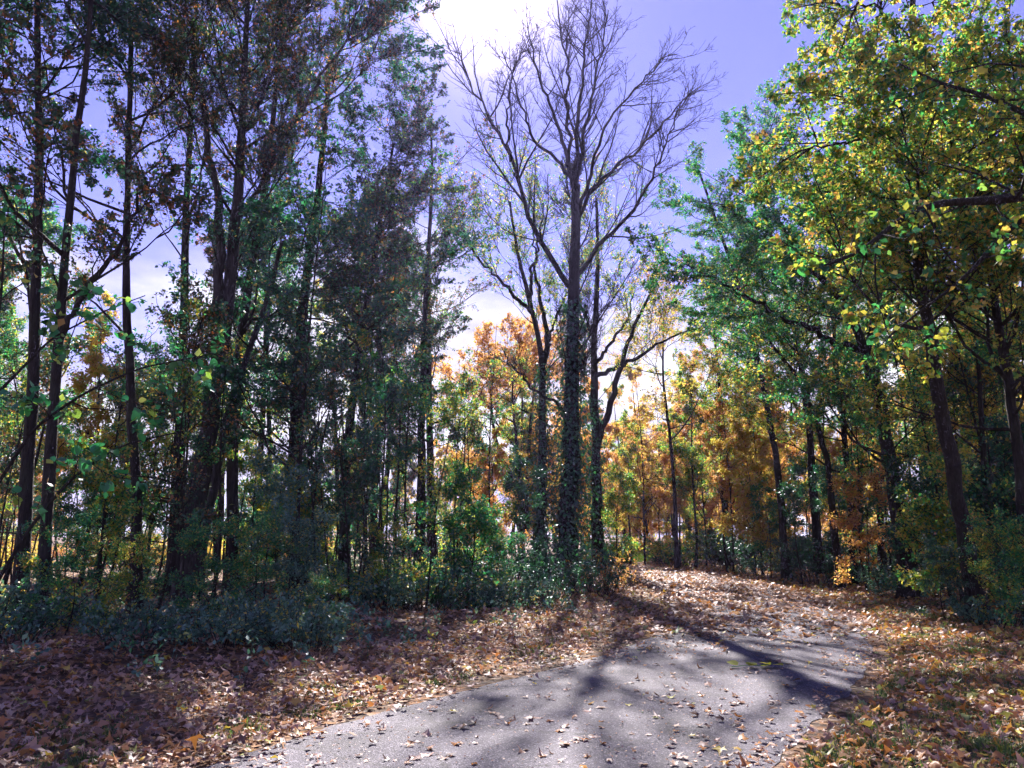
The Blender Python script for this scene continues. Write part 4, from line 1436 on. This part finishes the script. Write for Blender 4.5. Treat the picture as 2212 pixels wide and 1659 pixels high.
litter()

TONES = [('dark brown', .08), ('brown', .24), ('tan', .42), ('pinkish tan', .58), ('pale buff', .70), ('rust orange', .84), ('orange', .92), ('yellow', .965)]


def single_leaves():
    rg = np.random.default_rng(601)
    meshes = {}
    for ti, (nm, tv) in enumerate(TONES):
        for s in range(4):
            V, Fc, tn = star_leaves(np.random.default_rng(700 + s * 9 + ti), np.zeros((1, 3)), np.array([.13]), np.array([tv]), 10, .2 if s else .32, .08)
            meshes[ti, s] = new_mesh('fallen_leaf', V, [Fc], M['litter'], {'tone': tn})
    wts = np.array([.10, .16, .22, .16, .14, .10, .08, .04])
    quota = {'path': 130, 'left': 85, 'right': 85}
    got = dict.fromkeys(quota, 0)
    while any(got[k] < quota[k] for k in quota):
        px, py = rg.uniform(0, 2212), rg.uniform(1380, 1659)
        u, v = (px - 1106) / F, (829.5 - py) / F
        t = -EYE / (math.sin(PITCH) + v * math.cos(PITCH))
        x, y = u * t, (math.cos(PITCH) - v * math.sin(PITCH)) * t
        pd, sd_ = path_dist([(x, y)])
        k = 'path' if pd[0] < 0 else ('left' if sd_[0] < 0 else 'right')
        if got[k] >= quota[k] or (k == 'left' and y > 10.4 and x < -2):
            continue
        got[k] += 1
        ti = int(rg.choice(8, p=wts))
        s = int(rg.integers(4))
        nm = TONES[ti][0]
        where = {'path': 'asphalt path', 'left': 'litter left of the path', 'right': 'litter right of the path'}[k]
        shape = 'tightly curled' if s == 0 else 'lobed'
        o = add('fallen_leaf', meshes[ti, s], loc=(x, y, zground(x, y)[0] + (.004 if k == 'path' else .045)), rot=(rg.normal(0, .12), rg.normal(0, .12), rg.uniform(0, 6.28)), scale=rg.uniform(.55, 1.1))
        tag(o, '%s %s fallen leaf lying on the near %s' % (shape, nm, where), 'fallen leaf', '%s %s fallen leaves, %s' % (shape, nm, where))


single_leaves()


def grass():
    rg = np.random.default_rng(801)
    n = 26000
    cx = rg.uniform(-1, 1, 1500)
    cd = 4.5 + 16 * rg.random(1500) ** 1.3
    cx = cx * (.72 * cd + .5)
    pd, side = path_dist(np.stack([cx, cd], 1))
    ok = (pd > .05) & (pd < np.where(side > 0, 4.5, 2.2)) & (rg.random(1500) < np.where(side > 0, .8, .18))
    cx, cd = cx[ok], cd[ok]
    i = rg.integers(len(cx), size=n)
    x, y = cx[i] + rg.normal(0, .11, n), cd[i] + rg.normal(0, .11, n)
    k = path_dist(np.stack([x, y], 1))[0] > 0
    x, y = x[k], y[k]
    n = len(x)
    z = zground(x, y)
    a = rg.random(n) * 6.283
    h = rg.uniform(.04, .13, n)
    b = np.stack([x, y, z], 1)
    dr = np.stack([np.cos(a), np.sin(a), 0 * a], 1)
    sd_ = np.stack([-np.sin(a), np.cos(a), 0 * a], 1) * .0035
    mid = b + dr * (h * .25)[:, None] + np.array([0, 0, 1]) * (h * .6)[:, None]
    tip = b + dr * (h * .75)[:, None] + np.array([0, 0, 1]) * (h * .85)[:, None]
    V = np.stack([b - sd_, b + sd_, mid + sd_ * .7, mid - sd_ * .7, tip], 1).reshape(-1, 3)
    q = np.arange(n) * 5
    o = add('grass', new_mesh('grass', V, [np.stack([q, q + 1, q + 2, q + 3], 1), np.stack([q + 3, q + 2, q + 4], 1)], M['grass'], {'tone': np.tile(rg.random(n), 2)}))
    tag(o, 'thin green grass poking through the fallen leaves beside the path', 'grass', kind='stuff')
    # tall grass at the far end of the path
    n = 5000
    x, y = rg.normal(6.6, 1.6, n), rg.normal(50.6, .8, n)
    h = rg.uniform(.2, .75, n)
    b = np.stack([x, y, zground(x, y)], 1)
    a = rg.random(n) * 6.283
    dr = np.stack([np.cos(a), np.sin(a), 0 * a], 1)
    sd_ = np.stack([-np.sin(a), np.cos(a), 0 * a], 1) * .01
    tip = b + dr * (h * .4)[:, None] + np.array([0, 0, 1]) * h[:, None]
    V = np.stack([b - sd_, b + sd_, tip], 1).reshape(-1, 3)
    q = np.arange(n) * 3
    o = add('tall_grass', new_mesh('tall_grass', V, [np.stack([q, q + 1, q + 2], 1)], M['grass'], {'tone': rg.uniform(.4, 1, n)}))
    tag(o, 'patch of tall pale green grass at the far end of the path', 'grass', kind='stuff')
    # low seedlings and creepers on the wood floor
    n = 1000
    d = rg.uniform(9, 34, n)
    x = rg.uniform(-1, 1, n) * (.72 * d + 1)
    pd, side = path_dist(np.stack([x, d], 1))
    k = (pd > 1.7) & (pd < 16) & ((side < 0) | (pd > 3.2))
    x, d = x[k], d[k]
    n = len(x)
    b = np.stack([x, d, zground(x, d)], 1)
    tip = b + np.stack([rg.normal(0, .12, n), rg.normal(0, .12, n), rg.uniform(.15, .6, n)], 1)
    pts = np.stack([b, .6 * b + .4 * tip, .2 * b + .8 * tip, tip], 1)
    v, f = tubes(pts, np.full((n, 4), .003), 3)
    lc = leaf_cloud(rg, pts, 14, .085, spread=.09, t0=.3, upness=1.1)
    nv = len(v)
    V = np.concatenate([v, lc[0]])
    o = add('undergrowth', new_mesh('undergrowth', V, [f, lc[1] + nv], M['leaf_shrub'], {'tone': np.concatenate([np.zeros(len(f)), lc[2]])}))
    tag(o, 'low green seedlings and creepers covering the wood floor', 'undergrowth', kind='stuff')


grass()


# ------------------------------------------------------------------ small single things
def sprig():
    rg = np.random.default_rng(901)
    c = np.array([2.98, 10.0, .035])
    e = add('leafy_sprig', None, loc=c)
    tag(e, 'fresh yellow-green leaf sprig lying on the asphalt path', 'leaf sprig')
    st = np.array([[(-.28, .0, .0), (-.1, .02, .015), (.08, .0, .02), (.24, .03, .03)]])
    v, f = tubes(st, np.full((1, 4), .004), 5)
    add('stem', new_mesh('stem', v, [f], M['leaf_yellowgreen'], {'tone': np.full(len(f), .3)}), e)
    for i, t in enumerate((-.2, -.08, .03, .12, .2, .25)):
        o = add('leaf', leaf_piece('leaf_yellowgreen', i % 5, .58 + .04 * i), e, loc=(t, .0, .025), rot=(rg.uniform(-.1, .35), rg.normal(0, .3), (-1.2 if i % 2 else -1.9 + 3.1) + rg.normal(0, .2)), scale=rg.uniform(.9, 1.2))


def log_():
    p = np.array([(-4.9, 18.2, .12), (-4.0, 18.0, .14), (-3.2, 17.9, .13), (-2.3, 17.6, .10)])
    p[:, 2] += zground(p[:, 0], p[:, 1])
    q, r = resample(p, [.13, .12, .10, .08], 18)
    r = r * (1 + np.random.default_rng(4).normal(0, .05, 18))
    v, f = tubes((q - q[0])[None], r[None], 12)
    cap0 = np.arange(12)[::-1][None]
    cap1 = (np.arange(12) + 17 * 12)[None]
    me = new_mesh('fallen_log', v, [f, cap0, cap1], M['bark'])
    o = add('fallen_log', me, loc=q[0])
    tag(o, 'dark fallen log half hidden at the left wood edge', 'log')


def dead_branch(seed, p0, p1, label):
    rg = np.random.default_rng(seed)
    p0, p1 = np.array(p0, float), np.array(p1, float)
    q, r = resample(np.array([p0, .6 * p0 + .4 * p1 + [0, 0, .12], p1]), [.016, .01, .004], 14)
    q[1:-1] += rg.normal(0, .03, (12, 3))
    b = q[0].copy()
    q = (q - b)[None]
    a = grow(rg, q, r[None], 9, .15, 1, 45, .42, K=5, curv=.2, up=.03, rmin=.004)
    c = grow(rg, a[0], a[1], 3, .2, 1, 45, .5, K=4, curv=.2, up=0, rmin=.003)
    v, f = join([tubes(q, r[None], 6), tubes(a[0], a[1], 4), tubes(c[0], c[1], 3)])
    o = add('dead_branch', new_mesh('dead_branch', v, [f], M['bark_grey'], smooth=True), loc=b)
    tag(o, label, 'branch')


sprig()
log_()
dead_branch(1, (10.2, 14.2, -.03), (7.9, 13.6, 1.9), 'bare grey dead branch sticking up at the lower right edge')
dead_branch(2, (10.9, 15.6, -.03), (8.9, 15.0, 2.6), 'bare forked dead branch behind the right verge')
dead_branch(3, (-7.1, 12.0, -.03), (-5.6, 12.6, 1.6), 'bare dead branch leaning among the left shrubs')


def veil_haze():  # scattering volume added to imitate the violet lens flare veil over the trees
    m, N, L = mat_new('veil_haze')
    v = N.new('ShaderNodeVolumePrincipled')
    v.inputs['Color'].default_value = (.5, .46, 1, 1)
    v.inputs['Density'].default_value = VEIL_DENSITY
    v.inputs['Anisotropy'].default_value = .55
    out = N.new('ShaderNodeOutputMaterial')
    L.new(v.outputs[0], out.inputs['Volume'])
    x0, x1, y0, y1, z0, z1 = -430, 430, -210, 710, -1.5, 36
    V = np.array([(x, y, z) for z in (z0, z1) for y in (y0, y1) for x in (x0, x1)], float)
    Fc = np.array([(0, 2, 3, 1), (4, 5, 7, 6), (0, 1, 5, 4), (2, 6, 7, 3), (0, 4, 6, 2), (1, 3, 7, 5)])
    o = add('veil_haze', new_mesh('veil_haze', V, [Fc], m))
    tag(o, 'thin violet air volume added to imitate the lens flare veil', 'veil_haze', kind='stuff')


VEIL_DENSITY = .00032
veil_haze()

tri = 0
for me in bpy.data.meshes:
    tri += sum(1 for _ in ()) + len(me.loops) - 2 * len(me.polygons)
print('unique triangles', tri)
